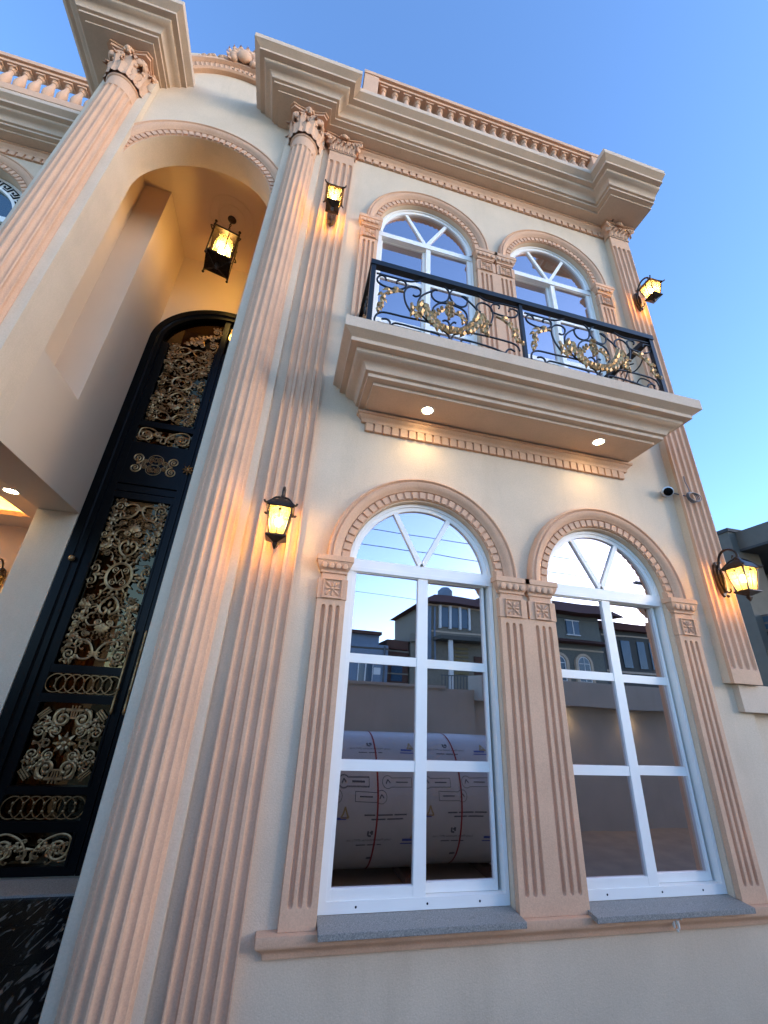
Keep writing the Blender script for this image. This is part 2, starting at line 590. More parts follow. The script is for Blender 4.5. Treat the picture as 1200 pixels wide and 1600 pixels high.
# ---- mouldings: cornice
def crown(z0, h, top):
    """stepped cornice profile, offsets measured outwards from the lowest fascia"""
    return [(-.26, z0), (0, z0), (0, z0 + .028), (.03, z0 + .034), (.058, z0 + .034), (.058, z0 + .07), (.085, z0 + .074),
            (.092, z0 + .098), (.108, z0 + .122), (.135, z0 + .138), (.168, z0 + .148), (.188, z0 + .165),
            (.193, z0 + .19), (.225, z0 + .196), (.25, z0 + .196), (.25, z0 + .236), (.262, z0 + .244),
            (.318, z0 + .244 + h), (.318, z0 + top), (-.26, z0 + top)]
ZC = 8.45
mb = MB()
sweep(mb, [(-1.53, .05), (-1.53, -.44), (-.868, -.44), (-.868, -.283), (3.165, -.283), (3.165, -.553), (3.862, -.553)], crown(ZC, .035, .36))
pf_ = crown(ZC, .035, .36)
mb.add([(3.862, -.553 - d, z) for d, z in pf_], [tuple(range(len(pf_)))])
mb.box(3.45, 3.861, -.294, 3.0, ZC + .001, ZC + .359)
mb.box(-1.45, -.93, -.4, .1, ZC + .01, ZC + .02)
mb.box(3.22, 3.80, -.5, -.296, ZC + .012, ZC + .022)
part(mb, 'cornice', 'cornice')
mb = MB()
sweep(mb, [(-9.0, .95), (-3.66, .95), (-3.66, -.47), (-2.953, -.47), (-2.953, .05)], crown(ZC, .035, .36))
mb.box(-3.6, -3.0, -.4, .1, ZC + .01, ZC + .02)
mb.quad((-3.62, -.2, ZC + .3), (-3.62, 1.2, ZC + .3), (-3.3, 1.2, ZC + .3), (-3.3, -.2, ZC + .3))
part(mb, 'cornice', 'cornice')

def dentil_band(x0, x1, zt, zm, zd, yw, pitch, dw):
    b = MB()
    h = zt - zm
    prof = [(0, zm - .004), (.030, zm - .004), (.034, zm + h * .12), (.034, zm + h * .25), (.045, zm + h * .42), (.062, zm + h * .6), (.066, zm + h * .72), (.078, zm + h * .76), (.078, zt), (0, zt)]
    sweep(b, [(x0, yw + .1), (x0, yw), (x1, yw), (x1, yw + .1)], prof)
    b.box(x0 + .004, x1 - .004, yw - .012, yw + .02, zd + .004, zm)
    o = part(b, 'dentil_moulding', 'pink')
    dm = MB().box(-dw / 2, dw / 2, -.03, .01, zd, zm - .005).mesh('dentil', M['pink'])
    n = int((x1 - x0 - .01) / pitch)
    off = (x1 - x0 - n * pitch) / 2
    for i in range(n):
        inst('dentil', dm, o, (x0 + off + pitch * (i + .5), yw, 0))
    return o
dentil_band(-.47, 3.40, ZC - .005, 8.345, 8.265, YW, .104, .078)
dentil_band(-.05, 2.80, 4.128, 4.035, 3.945, YW, .0835, .066)
dentil_band(-8.0, -3.36, ZC - .005, 8.345, 8.265, 1.15, .104, .078)

# ---- balcony
mb = MB()
ZB = 4.14
pr = crown(ZB, .03, .385)
sweep(mb, [(-.066, YW), (-.066, -.497), (2.83, -.497), (2.83, YW)], pr)
mb.box(.15, 2.6, -.30, YW + .0, ZB + .002, ZB + .012)
mb.box(-.3, 3.05, -.76, YW, ZB + .375, ZB + .383)
balcony = part(mb, 'balcony', 'cornice')

# ---- arch mouldings with dentils
def arch_moulding(xc, zs, ro, ri, yw, n, dw=.72, a0=0.0, a1=pi, seg=48, m='pink'):
    b = MB()
    rm = ri + (ro - ri) * .40
    prof = [(ri, yw + .02), (ri, yw - .018), (rm - .004, yw - .018), (rm, yw - .034), (rm + .012, yw - .042), (rm + .02, yw - .05), (rm + (ro - rm) * .35, yw - .066),
            (rm + (ro - rm) * .58, yw - .07), (rm + (ro - rm) * .66, yw - .058), (rm + (ro - rm) * .72, yw - .058), (rm + (ro - rm) * .82, yw - .075), (ro - .008, yw - .07), (ro, yw - .05), (ro, yw + .02)]
    rows = []
    for i in range(seg + 1):
        a = a0 + (a1 - a0) * i / seg
        rows.append([(xc + r * cos(a), y, zs + r * sin(a)) for r, y in prof])
    b.grid(rows)
    b.add(rows[0] + rows[-1], [tuple(range(len(prof))), tuple(range(len(prof), 2 * len(prof)))])
    o = part(b, 'arch_moulding', m)
    r0, r1 = ri + .006, rm - .008
    st = (a1 - a0) / n
    hw = st * dw / 2
    k = MB()
    vs = []
    for y in (yw - .032, yw):
        for (r, a) in ((r0, -hw), (r1, -hw), (r1, hw), (r0, hw)):
            vs.append((r * cos(a + pi / 2), y, r * sin(a + pi / 2)))
    k.add(vs, [(0, 1, 2, 3), (0, 1, 5, 4), (1, 2, 6, 5), (2, 3, 7, 6), (3, 0, 4, 7)])
    dm = k.mesh('dentil', M[m])
    for i in range(n):
        inst('dentil', dm, o, (xc, 0, zs), (0, -(a0 + st * (i + .5) - pi / 2), 0))
    return o
for xc in W_X:
    arch_moulding(xc, ZS_LO + .015, .825, .638, YW, 30)
    arch_moulding(xc, ZS_UP + .005, .815, .638, YW, 30)
arch_moulding(PXC, PZS, .99, PR + .004, YW + .014, 38, a0=-.02, a1=pi + .02)

# ---- fluted flat shafts
def fluted(mb, x0, x1, yf, yb, z0, z1, n, gw, gd, zb, zt, groups=None):
    """flat shaft; grooves with rounded ends between zb and zt"""
    cs = groups or [x0 + (x1 - x0) * (i + .5) / n for i in range(n)]
    K = 6
    def row(z, s):
        r = [(x0, yb, z), (x0, yf, z)]
        for c in cs:
            for k in range(K + 1):
                t = -1 + 2 * k / K
                r.append((c + gw / 2 * t * (0.35 + .65 * s if s < 1 else 1), yf + gd * s * sqrt(max(0, 1 - t * t)), z))
        r += [(x1, yf, z), (x1, yb, z)]
        return r
    e = gw * .6
    zz = [(z0, 0), (zb - .001, 0), (zb + e * .12, .5), (zb + e * .4, .8), (zb + e, 1), (zt - e, 1), (zt - e * .4, .8), (zt - e * .12, .5), (zt + .001, 0), (z1, 0)]
    rows = [row(z, s) for z, s in zz]
    mb.grid(rows)
    mb.add(rows[0], [tuple(range(len(rows[0])))])
    mb.add(rows[-1], [tuple(range(len(rows[-1])))])
    return mb

def frame_block(xa, xb, yf, z0, z1):
    """cornice block with eggs, neck and a square flower panel above a window shaft"""
    w = xb - xa
    b = MB()
    def ring(e, f, za, zb_):
        b.box(xa - e, xb + e, yf - f, YW + .02, za, zb_)
    h = z1 - z0
    ring(.006, .006, z0, z0 + h * .46)                     # panel block
    ring(-.018, -.012, z0 + h * .458, z0 + h * .60)
    ring(-.004, .0, z0 + h * .60, z0 + h * .66)
    b.grid([[(xa - a, YW, z), (xa - a, yf - a, z), (xb + a, yf - a, z), (xb + a, YW, z)] for z, a in
            ((z0 + h * .66, .0), (z0 + h * .72, .014), (z0 + h * .80, .026), (z0 + h * .87, .03))])
    ring(.036, .036, z0 + h * .87, z1)
    n = 4
    for i in range(n):
        b.ball((xa + w * (i + .5) / n, yf - .022, z0 + h * .765), w / n * .46, 8, (1, .5, 1.1))
    return b
def flower(xc, yf, zc, s):
    b = MB()
    t = s * .1
    for (x0, x1, z0, z1) in ((-s, s, s - t, s), (-s, s, -s, -s + t), (-s, -s + t, -s + t, s - t), (s - t, s, -s + t, s - t)):
        b.box(xc + x0, xc + x1, yf - .014, yf, zc + z0, zc + z1)
    for k in range(8):
        a = k * pi / 4
        L = s * (.80 if k % 2 == 0 else 1.0)
        ct, st = cos(a), sin(a)
        pts = []
        for (u, v, d) in ((.16, 0, .006), (.45, -.16, .0), (.5, 0, .014), (.45, .16, .0), (.8, -.2, .0), (.82, 0, .012), (.8, .2, .0), (.98, 0, .004)):
            pts.append((xc + L * (u * ct - v * st), yf - d, zc + L * (u * st + v * ct)))
        b.add(pts, [(0, 1, 2), (0, 2, 3), (1, 4, 5, 2), (2, 5, 6, 3), (4, 7, 5), (5, 7, 6)])
    b.ball((xc, yf - .004, zc), s * .17, 8, (1, .8, 1))
    return b

YP = -.125
def window_pilaster(xa, xb, z0, zc0, zc1, pairs):
    b = MB()
    cs = []
    for (p, q) in pairs:
        w = q - p
        cs += [p + w * t for t in (.25, .5, .75)]
    fluted(b, xa, xb, YP, YW + .02, z0, zc0 - .001, 0, .032, .026, z0 + .10, zc0 - .045, cs)
    o = part(b, 'window_pilaster', 'pink', 30)
    for (p, q) in pairs:
        sub(frame_block(p, q, YP, zc0, zc1), 'capital', 'pink', o)
        s = min((q - p) * .42, (zc1 - zc0) * .46 * .48)
        sub(flower((p + q) / 2, YP - .006, zc0 + (zc1 - zc0) * .23, s), 'rosette', 'pink', o, 20)
    return o
for z0, zc0, zc1 in ((.468, 2.355, 2.69), (4.53, 6.665, 7.04)):
    window_pilaster(-.300, -.085, z0, zc0, zc1, [(-.300, -.085)])
    window_pilaster(1.208, 1.722, z0, zc0, zc1, [(1.208, 1.450), (1.482, 1.722)])
    window_pilaster(2.992, 3.225, z0, zc0, zc1, [(2.992, 3.225)])

# base band below the windows
mb = MB()
prof = [(0, .352), (.030, .352), (.034, .372), (.040, .385), (.058, .40), (.074, .412), (.080, .425), (.080, .465), (.04, .467), (0, .467)]
sweep(mb, [(-.335, YW + .1), (-.335, YW), (3.50, YW), (3.50, YW + .1)], prof)
part(mb, 'base_band', 'pink')

# white paint drips left below the right sill
mb = MB()
for x, z, w, h in ((2.335, .405, .006, .05), (2.352, .415, .004, .03), (2.372, .40, .007, .06), (2.36, .37, .005, .02), (2.39, .44, .004, .03), (2.345, .45, .010, .012)):
    mb.ball((x, YW - .072 - .012 * (z > .41), z), 1.0, 6, (w, .012, h / 2))
part(mb, 'paint_drip', 'white')

# ---- big flat pilasters
mb = MB()
fluted(mb, -.822, -.492, -.14, YW + .02, GZ, 8.18, 4, .060, .029, .0, 7.98)
pil_l = part(mb, 'pilaster', 'pink', 30)
mb = MB()
fluted(mb, 3.402, 3.725, -.187, -.155, 1.968, 8.18, 4, .058, .031, 2.09, 7.98)
pil_r = part(mb, 'pilaster', 'pink', 30)
mb = MB()
mb.box(3.404, 3.7235, -.1555, .2, 1.970, 8.44)
part(mb, 'corner_return', 'cream')

# ---- round fluted columns
def column(xc, yc, r, z0, zf, zn):
    b = MB()
    nf, K = 16, 6
    def row(z, s):
        out = []
        for i in range(nf):
            for k in range(K):
                t = -1 + 2 * k / (K - 1)
                a = 2 * pi * (i + .5 + t * .40) / nf
                rr = r - r * .135 * s * sqrt(max(0, 1 - t * t))
                tp = 1.0 if z < 3 else 1.0 - .07 * (z - 3) / 5.0
                out.append((xc + rr * tp * cos(a), yc + rr * tp * sin(a), z))
        return out
    rows = [row(z, s) for z, s in ((z0, 1), (3.0, 1), (zf - .05, 1), (zf - .015, .75), (zf - .004, .4), (zf, 0), (zn, 0))]
    b.grid(rows, closed=True)
    b.lathe([(r * .93, zn - .03), (r * .93 + .012, zn - .024), (r * .93 + .018, zn - .012), (r * .93 + .012, zn), (r * .93, zn + .004)], (xc, yc, 0), 40)
    return part(b, 'column', 'pink', 40)
COLS = (-1.132, -3.225)
col_objs = [column(x, -.15, .168, GZ, 7.76, 7.97) for x in COLS]

# ---- carved capitals
def leaf_strip(b, base, out, up, side, h, w, curl, th=.012):
    """acanthus leaf: rises along `up`, tip curls to `out`, lobed edge"""
    N = 9
    L, Mi, Rr = [], [], []
    for i in range(N):
        t = i / (N - 1)
        o = curl * (t ** 3) * 1.0 + .010
        z = h * (t if t < .8 else .8 + (t - .8) * .4) - (max(0, t - .85) * h * 1.2)
        ww = w * (.75 + .35 * sin(pi * t)) * (1 if t < .7 else 1 - (t - .7) * 2.6) * (1.0 if i % 2 == 0 else .72)
        c = base + up * z + out * o
        L.append(c - side * ww)
        Mi.append(c + out * th)
        Rr.append(c + side * ww)
    b.grid([L, Mi, Rr])
    back = [[p - out * .012 for p in L], [p - out * .008 for p in Mi], [p - out * .012 for p in Rr]]
    b.grid(back)
def spiral(c, e1, e2, r0, turns, n=22, inner=.18, start=0.0):
    pts = []
    for i in range(n + 1):
        t = i / n
        a = start + 2 * pi * turns * t
        rr = r0 * (1 - (1 - inner) * t)
        pts.append(c + e1 * (rr * cos(a)) + e2 * (rr * sin(a)))
    return pts
Z3 = Vector((0, 0, 1))
def round_capital(xc, yc, r, z0, z1):
    b = MB()
    h = z1 - z0
    c = Vector((xc, yc, z0))
    b.lathe([(r, 0), (r * 1.0, h * .3), (r * 1.06, h * .6), (r * 1.25, h * .86)], c, 32)
    for row, (n, hh, rr, cu, off) in enumerate(((8, .48, r * 1.02, .065, 0), (8, .78, r * 1.04, .09, .5))):
        for k in range(n):
            a = 2 * pi * (k + off) / n
            out = Vector((cos(a), sin(a), 0))
            side = Vector((-sin(a), cos(a), 0))
            leaf_strip(b, c + out * rr, out, Z3, side, h * hh, r * (.40 if row == 0 else .40), cu, .028)
    for k in range(4):
        a = pi / 4 + k * pi / 2
        out = Vector((cos(a), sin(a), 0))
        for s in (-1, 1):
            side = Vector((cos(a + s * pi / 4), sin(a + s * pi / 4), 0))
            e1 = (out - side * out.dot(side)).normalized()
            cc = c + side * (r * 1.12) + e1 * (r * .80) + Z3 * (h * .72)
            sp = spiral(cc, e1, Z3, r * .38, 1.7, start=pi * .9)
            sp = [c + out * (r * 1.05) + side * r * .35 + Z3 * h * .45, cc - e1 * r * .40 - Z3 * .03] + sp
            b.tube(sp, .019, 6, smooth=2)
            b.ball(cc, .028, 6)
    for k in range(4):
        a = k * pi / 2
        out = Vector((cos(a), sin(a), 0))
        side = Vector((-sin(a), cos(a), 0))
        for s in (-1, 1):
            cc = c + out * (r * 1.24) + side * (s * r * .42) + Z3 * (h * .72)
            b.tube(spiral(cc, side * s, Z3, r * .26, 1.5, 16, start=0), .015, 5)
        b.ball(c + out * (r * 1.38) + Z3 * (h * .90), .042, 8, (1, 1, 1))
        for q in range(5):
            aa = q * 2 * pi / 5
            b.ball(c + out * (r * 1.36) + side * (.038 * cos(aa)) + Z3 * (h * .90 + .038 * sin(aa)), .026, 6)
    def aba(hs, cut, zz0, zz1):
        poly = []
        for k in range(4):
            a = pi / 4 + k * pi / 2
            nx = a + pi / 2
            p0 = Vector((cos(a - .1), sin(a - .1))) * hs * 1.414
            p1 = Vector((cos(a + .1), sin(a + .1))) * hs * 1.414
            q0 = p1
            q1 = Vector((cos(nx - .1), sin(nx - .1))) * hs * 1.414
            mid = (q0 + q1) / 2 * cut
            poly += [p0, p1]
            for t in (.25, .5, .75):
                poly.append((1 - t) ** 2 * q0 + 2 * t * (1 - t) * (mid * 2 - (q0 + q1) / 2) + t * t * q1)
        b.prism_z([(xc + p.x, yc + p.y) for p in poly], zz0, zz1)
    aba(r * 1.30, .88, z1 - h * .13, z1 - h * .055)
    aba(r * 1.40, .88, z1 - h * .056, z1)
    return b
for o, x in zip(col_objs, COLS):
    sub(round_capital(x, -.15, .160, 7.972, 8.448), 'capital', 'pink', o, 40)

def flat_capital(x0, x1, yf, yb, z0, z1):
    b = MB()
    w, h, xc = x1 - x0, z1 - z0, (x0 + x1) / 2
    rows = []
    for t, e in ((0, .012), (.05, .018), (.1, .004), (.35, .012), (.6, .035), (.8, .065)):
        rows.append([(x0 - e, yb, z0 + h * t), (x0 - e, yf - e * .8, z0 + h * t), (x1 + e, yf - e * .8, z0 + h * t), (x1 + e, yb, z0 + h * t)])
    b.grid(rows)
    out, side = Vector((0, -1, 0)), Vector((1, 0, 0))
    for k in range(5):
        leaf_strip(b, Vector((x0 + w * (k + .5) / 5, yf, z0 + h * .08)), out, Z3, side, h * .42, w * .10, .05, .012)
    for k in range(4):
        leaf_strip(b, Vector((x0 + w * (k + 1) / 5, yf, z0 + h * .1)), out, Z3, side, h * .62, w * .08, .07, .012)
    for k in range(3):          # lattice of crossing ribbons
        xa = x0 + w * k / 3
        b.tube([(xa, yf - .018, z0 + h * .42), (xa + w / 6, yf - .05, z0 + h * .70), (xa + w / 3, yf - .018, z0 + h * .42)], .010, 5, smooth=3)
    for s in (-1, 1):
        cc = Vector((xc + s * (w / 2 + .035), yf - .06, z0 + h * .66))
        b.tube(spiral(cc, Vector((-s, .25, 0)).normalized(), Z3, h * .2, 1.5, 18, start=pi * .1), .014, 6)
        b.ball(cc, .026, 6)
        e = Vector((xc + s * (w / 2 + .03), yf - .03, z0 + h * .25))
        leaf_strip(b, e, Vector((s * .8, -.6, 0)), Z3, Vector((.6, s * .8, 0)), h * .45, .035, .04, .01)
    b.ball((xc, yf - .085, z0 + h * .86), .035, 8, (1.3, .7, 1))
    for s in (-1, 1):
        b.ball((xc + s * .045, yf - .075, z0 + h * .87), .024, 6)
    for (e, za, zb_) in ((.060, .80, .90), (.078, .90, 1.0)):
        poly = [(x0 - e, yb), (x0 - e, yf - e), (x0 - e + .03, yf - e)] + [(x0 + w * t, yf - e + .028 * sin(pi * t)) for t in (.1, .3, .5, .7, .9)] + [(x1 + e - .03, yf - e), (x1 + e, yf - e), (x1 + e, yb)]
        b.prism_z(poly, z0 + h * za, z0 + h * zb_)
    return b
sub(flat_capital(-.822, -.492, -.14, YW + .02, 8.181, 8.446), 'capital', 'pink', pil_l, 40)
sub(flat_capital(3.402, 3.725, -.187, -.10, 8.181, 8.446), 'capital', 'pink', pil_r, 40)

# ---- balustrades on the roof edge
BAL = [(.050, 0), (.050, .03), (.040, .035), (.040, .05), (.030, .06), (.046, .10), (.060, .16), (.062, .20), (.052, .27), (.036, .34), (.027, .40), (.027, .43), (.040, .44), (.040, .455), (.029, .46), (.036, .475), (.050, .49)]
bal_me = None
def balustrade(x0, x1, y, n, xb0, xb1, peds):
    global bal_me
    b = MB()
    zb = ZC + .36
    b.box(x0, x1, y - .085, y + .085, zb - .01, zb + .115)
    b.box(x0, x1, y - .075, y + .075, 9.445, 9.50)
    b.box(x0 - .01, x1 + .01, y - .105, y + .105, 9.50, 9.575)
    o = part(b, 'balustrade', 'pink')
    for (p, q) in peds:
        k = MB().box(p, q, y - .095, y + .095, zb - .008, 9.499)
        sub(k, 'pedestal', 'pink', o)
    if bal_me is None:
        k = MB()
        k.lathe(BAL, (0, 0, 0), 14)
        k.box(-.055, .055, -.055, .055, .488, .52)
        k.box(-.058, .058, -.058, .058, -.003, .028)
        bal_me = k.mesh('baluster', M['pink'], 40)
    for i in range(n):
        inst('baluster', bal_me, o, (xb0 + (xb1 - xb0) * i / (n - 1), y, zb + .113))
    return o
balustrade(-.52, 3.30, -.42, 20, -.235, 2.955, [(-.52, -.322), (3.06, 3.30)])
balustrade(-8.4, -3.75, .71, 26, -8.25, -3.9, [])

# ---- crest on the gable
def spray(b, pts, n, L, w, y_up=Vector((0, -1, 0)), spine=.012, taper=None):
    """acanthus spray: a spine tube with curved leaflets to both sides"""
    P = catmull([Vector(p) for p in pts], 6)
    b.tube(P, spine, 5, taper=lambda t: 1 - .6 * t)
    tot = len(P) - 1
    for i in range(n):
        t = (i + .6) / n
        k = min(tot - 1, int(t * tot))
        c = P[k]
        d = (P[k + 1] - P[max(0, k - 1)]).normalized()
        s = d.cross(y_up).normalized()
        for sg in (-1, 1):
            l = L * (1 - .45 * t) * (1.0 if (i + (sg > 0)) % 2 == 0 else .78)
            dr = (d * .95 + s * sg * .6).normalized()
            sd = dr.cross(y_up).normalized()
            up = y_up
            a0 = c
            a1 = c + dr * l * .45 + up * w * .35
            a2 = c + dr * l * .8 + up * w * .3 + d * l * .1
            a3 = c + dr * l + d * l * .28 - up * w * .1
            b.add([a0, a1 + sd * w * .5, a1 + up * w * .3, a1 - sd * w * .5, a2 + sd * w * .38, a2 + up * w * .2, a2 - sd * w * .38, a3, a1 - up * w * .25],
                  [(0, 1, 2), (0, 2, 3), (1, 4, 5, 2), (2, 5, 6, 3), (4, 7, 5), (5, 7, 6), (0, 8, 1), (0, 3, 8), (8, 7, 4, 1), (8, 3, 6, 7)])
mb = MB()
gx, gz, gr = -2.15, 8.50, .80
rows = []
for i in range(33):
    a = .12 + (pi - .24) * i / 32
    rows.append([(gx + r * cos(a), y, gz + r * sin(a)) for r, y in ((.78, YW), (.78, YW - .05), (.80, YW - .07), (.815, YW - .045), (.86, YW - .03), (.93, YW - .05), (.95, YW - .09), (.985, YW - .09), (.985, YW))])
mb.grid(rows)
gable = part(mb, 'gable_moulding', 'pink')
mb = MB()
for i in range(40):
    a = .16 + (pi - .32) * (i + .5) / 40
    c = Vector((gx + .87 * cos(a), YW - .035, gz + .87 * sin(a)))
    out = Vector((cos(a), 0, sin(a)))
    leaf_strip(mb, c - out * .05, Vector((0, -1, 0)), out, Vector((-sin(a), 0, cos(a))), .10, .022, .03, .008)
cx_, cz_ = -2.15, gz + 1.08
mb.ball((cx_, YW - .13, cz_), .10, 12, (1, .6, 1.15))
for k in range(11):
    a = -.5 + (pi + 1.0) * k / 10
    c = Vector((cx_ + .145 * cos(a), YW - .10, cz_ + .16 * sin(a)))
    mb.ball(c, .058, 8, (1, .9, 1))
    leaf_strip(mb, c, Vector((0, -1, 0)), Vector((cos(a), 0, sin(a))), Vector((-sin(a), 0, cos(a))), .11, .035, .04, .012)
for s in (-1, 1):
    pts = [(cx_ + s * .12, YW - .07, cz_ - .06), (cx_ + s * .28, YW - .07, cz_ - .10), (cx_ + s * .45, YW - .06, cz_ - .16), (cx_ + s * .62, YW - .05, cz_ - .33)]
    spray(mb, pts, 8, .12, .05)
mb.box(cx_ - .16, cx_ + .16, YW - .05, YW + .02, cz_ - .2, cz_ + .12)
sub(mb, 'crest', 'pink', gable, 40)

# ---- left wing behind the portal
mb = MB()
WXC = -5.40
wall_holes(mb, [(-9.0, 3.52), (-3.306, 3.52), (-3.306, 8.80), (-9.0, 8.80)], [arch_poly(WXC, .75, 4.6, 7.25, .75)], 1.15, 1.40)
part(mb, 'wing_wall', 'cream')
arch_moulding(WXC, 7.25, .96, .752, 1.15, 34)
mb = MB()
b = MB()
rows = []
for i in range(41):
    a = pi * i / 40
    rows.append([(WXC + r * cos(a), y, 7.25 + r * sin(a)) for r, y in ((.75, 1.33), (.75, 1.30), (.71, 1.295), (.71, 1.31), (.60, 1.31), (.60, 1.295), (.565, 1.295), (.565, 1.34))])
mb.grid(rows)
mb.box(WXC - .75, WXC - .60, 1.30, 1.34, 4.6, 7.25)
mb.box(WXC + .60, WXC + .75, 1.30, 1.34, 4.6, 7.25)
mb.box(WXC - .60, WXC + .60, 1.30, 1.34, 7.15, 7.25)
mb.box(WXC - .03, WXC + .03, 1.30, 1.34, 4.6, 7.15)
wwin = part(mb, 'window', 'white')
key = MB()
ku = [(0, 0), (0, 1), (.78, 1), (.78, .35), (.4, .35), (.4, .62)]
nk = 13
for i in range(nk):
    a_0, a_1 = pi * i / nk, pi * (i + 1) / nk
    pts = []
    for (u, v) in ku + [(1.0, 0)][:0]:
        a = pi - (a_0 + (a_1 - a_0) * (.08 + u * .9))
        r = .612 + .088 * v
        pts.append(Vector((WXC + r * cos(a), 1.303, 7.25 + r * sin(a))))
    base = [Vector((WXC + .612 * cos(pi - (a_0 + (a_1 - a_0) * t)), 1.303, 7.25 + .612 * sin(pi - (a_0 + (a_1 - a_0) * t)))) for t in (.55, .8, 1.08)]
    key.tube(pts, .010, 4)
    key.tube(base, .010, 4)
sub(key, 'greek_key', 'black', wwin)
mb = MB()
mb.prism_y(arch_poly(WXC, .565, 4.6, 7.25, .565), 1.335, 1.338)
sub(mb, 'pane', 'wing_glass', wwin)

# ------------------------------------------------------------------ windows
def window(xc, zb, zs, rows, front_left, sill):
    b = MB()
    x0, x1 = xc - HW + .004, xc + HW - .004
    zt = zs - .048 if sill else zs - .115            # top of the sliding part
    # outer frame: jambs, head transom, bottom track, arched ring
    b.box(x0, x0 + .05, -.03, .085, zb + .06, zt)
    b.box(x1 - .028, x1, -.03, .085, zb + .06, zt)
    b.box(x0, x1, -.03, .085, zb, zb + .06)
    zfan = zs + .055 if sill else zs - .03
    b.box(x0, x1, -.035, .085, zt, zt + .035)
    b.box(x0, x1, -.03, .085, zt + .035, zfan)
    ri = HW - .004
    n = 40
    a_s = max(0.0, math.asin(max(-1, min(1, (zfan - zs) / ri))))
    rings = []
    for i in range(n + 1):
        a = a_s + (pi - 2 * a_s) * i / n
        rings.append([(xc + r * cos(a), y, zs + r * sin(a)) for r, y in ((ri, .085), (ri, -.03), (ri - .028, -.03), (ri - .028, -.018), (ri - .062, -.012), (ri - .062, .085))])
    b.grid(rings)
    # fan bars
    bars = []
    for a in (radians(62), radians(118)):
        L = ri - .05
        c = Vector((xc, 0, zfan - .005))
        e = Vector((cos(a), 0, sin(a)))
        # end on the ring
        t = L
        for _ in range(30):
            p = c + e * t
            if (p.x - xc) ** 2 + (p.z - zs) ** 2 > (ri - .05) ** 2:
                t -= .01
        s = Vector((-sin(a), 0, cos(a))) * .021
        p0, p1 = c, c + e * t
        vs = [p0 - s, p0 + s, p1 + s, p1 - s]
        b.add([(v.x, -.012, v.z) for v in vs] + [(v.x, .03, v.z) for v in vs], [(0, 1, 2, 3), (4, 5, 6, 7), (0, 1, 5, 4), (1, 2, 6, 5), (2, 3, 7, 6), (3, 0, 4, 7)])
    # the two sashes
    yl, yr = (-.0, .045) if front_left else (.045, .0)
    sash = []
    for (a_, b_, g0, g1, y) in ((x0 + .05, xc + .052, xc - .56, xc - .0337, yl), (xc - .0, x1 - .055 if front_left else x1 - .03, xc + .0586, xc + .56, yr)):
        f = y - .022
        k = y + .020
        z_0 = zb + .062
        if y == 0: z_0 = zb + .06
        b.box(a_, g0, f, k, z_0, zt - .001)
        b.box(g1, b_, f, k, z_0, zt - .001)
        b.box(g0, g1, f + .001, k, z_0, rows[-1])
        b.box(g0, g1, f + .001, k, rows[0], zt - .001)
        for q in range(1, len(rows) - 1, 2):
            b.box(g0, g1, f + .004, k - .004, rows[q + 1], rows[q])
        for q in range(0, len(rows), 2):
            sash.append((g0, g1, y, rows[q + 1], rows[q]))
    o = part(b, 'window', 'white', 25)
    for (g0, g1, y, a_, c_) in sash:
        w = random.uniform(-.0012, .0012)
        k = MB()
        k.box(g0 - .004, g1 + .004, y - .002, y + .003, a_ - .004, c_ + .004)
        sub(k, 'pane', 'glass', o, 0)
    # fanlight glass, three pieces
    for (aa, ab) in ((0.0, radians(62)), (radians(62), radians(118)), (radians(118), pi)):
        poly = [(xc, zfan - .003)]
        for i in range(13):
            a = aa + (ab - aa) * i / 12
            c = Vector((xc, zfan - .003))
            e = Vector((cos(a), sin(a)))
            t = ri + .1
            while (c + e * t - Vector((xc, zs))).length > ri - .055 and t > .05:
                t -= .004
            p = c + e * t
            poly.append((p.x, p.y))
        k = MB()
        k.prism_y(poly, .008, .012)
        sub(k, 'pane', 'glass', o, 0)
    if sill:
        k = MB()
        k.add([(x0 + .0, -.032, .468), (x1 - .0, -.032, .468), (x1 + .005, -.215, .455), (x0 - .005, -.215, .455),
               (x0 + .0, -.032, .497), (x1 - .0, -.032, .497), (x1 + .005, -.215, .485), (x0 - .005, -.215, .485)],
              [(0, 1, 2, 3), (4, 5, 6, 7), (0, 1, 5, 4), (1, 2, 6, 5), (2, 3, 7, 6), (3, 0, 4, 7)])
        sub(k, 'sill', 'granite', o)
        k = MB()
        for dx in (-.32, .03, .3):
            k.lathe([(.006, 0), (.006, .003)], (0, 0, 0), 8)
        hm = MB()
        for dx in (-.40, .06, .42):
            hm.add([(xc + dx + .007 * cos(q * pi / 4), -.0305, zb + .03 + .007 * sin(q * pi / 4)) for q in range(8)] + [(xc + dx + .007 * cos(q * pi / 4), -.029, zb + .03 + .007 * sin(q * pi / 4)) for q in range(8)],
                   [tuple(range(8))] + [(q, (q + 1) % 8, (q + 1) % 8 + 8, q + 8) for q in range(8)])
        sub(hm, 'drain_hole', 'black', o)
    return o
LOW = [2.613, 1.990, 1.925, 1.299, 1.234, .613]
UPR = [6.915, 6.318, 6.250, 5.590, 5.525, 4.72]
for xc in W_X:
    window(xc, .498, ZS_LO, LOW, True, True)
for xc in W_X:
    window(xc, 4.535, ZS_UP, UPR, False, False)

# ------------------------------------------------------------------ double door with gilded grilles
DY = 1.65
DC = -1.92
def dbox(b, x0, x1, z0, z1, y0, y1):
    b.box(x0, x1, y0, y1, z0, z1)
mb = MB()
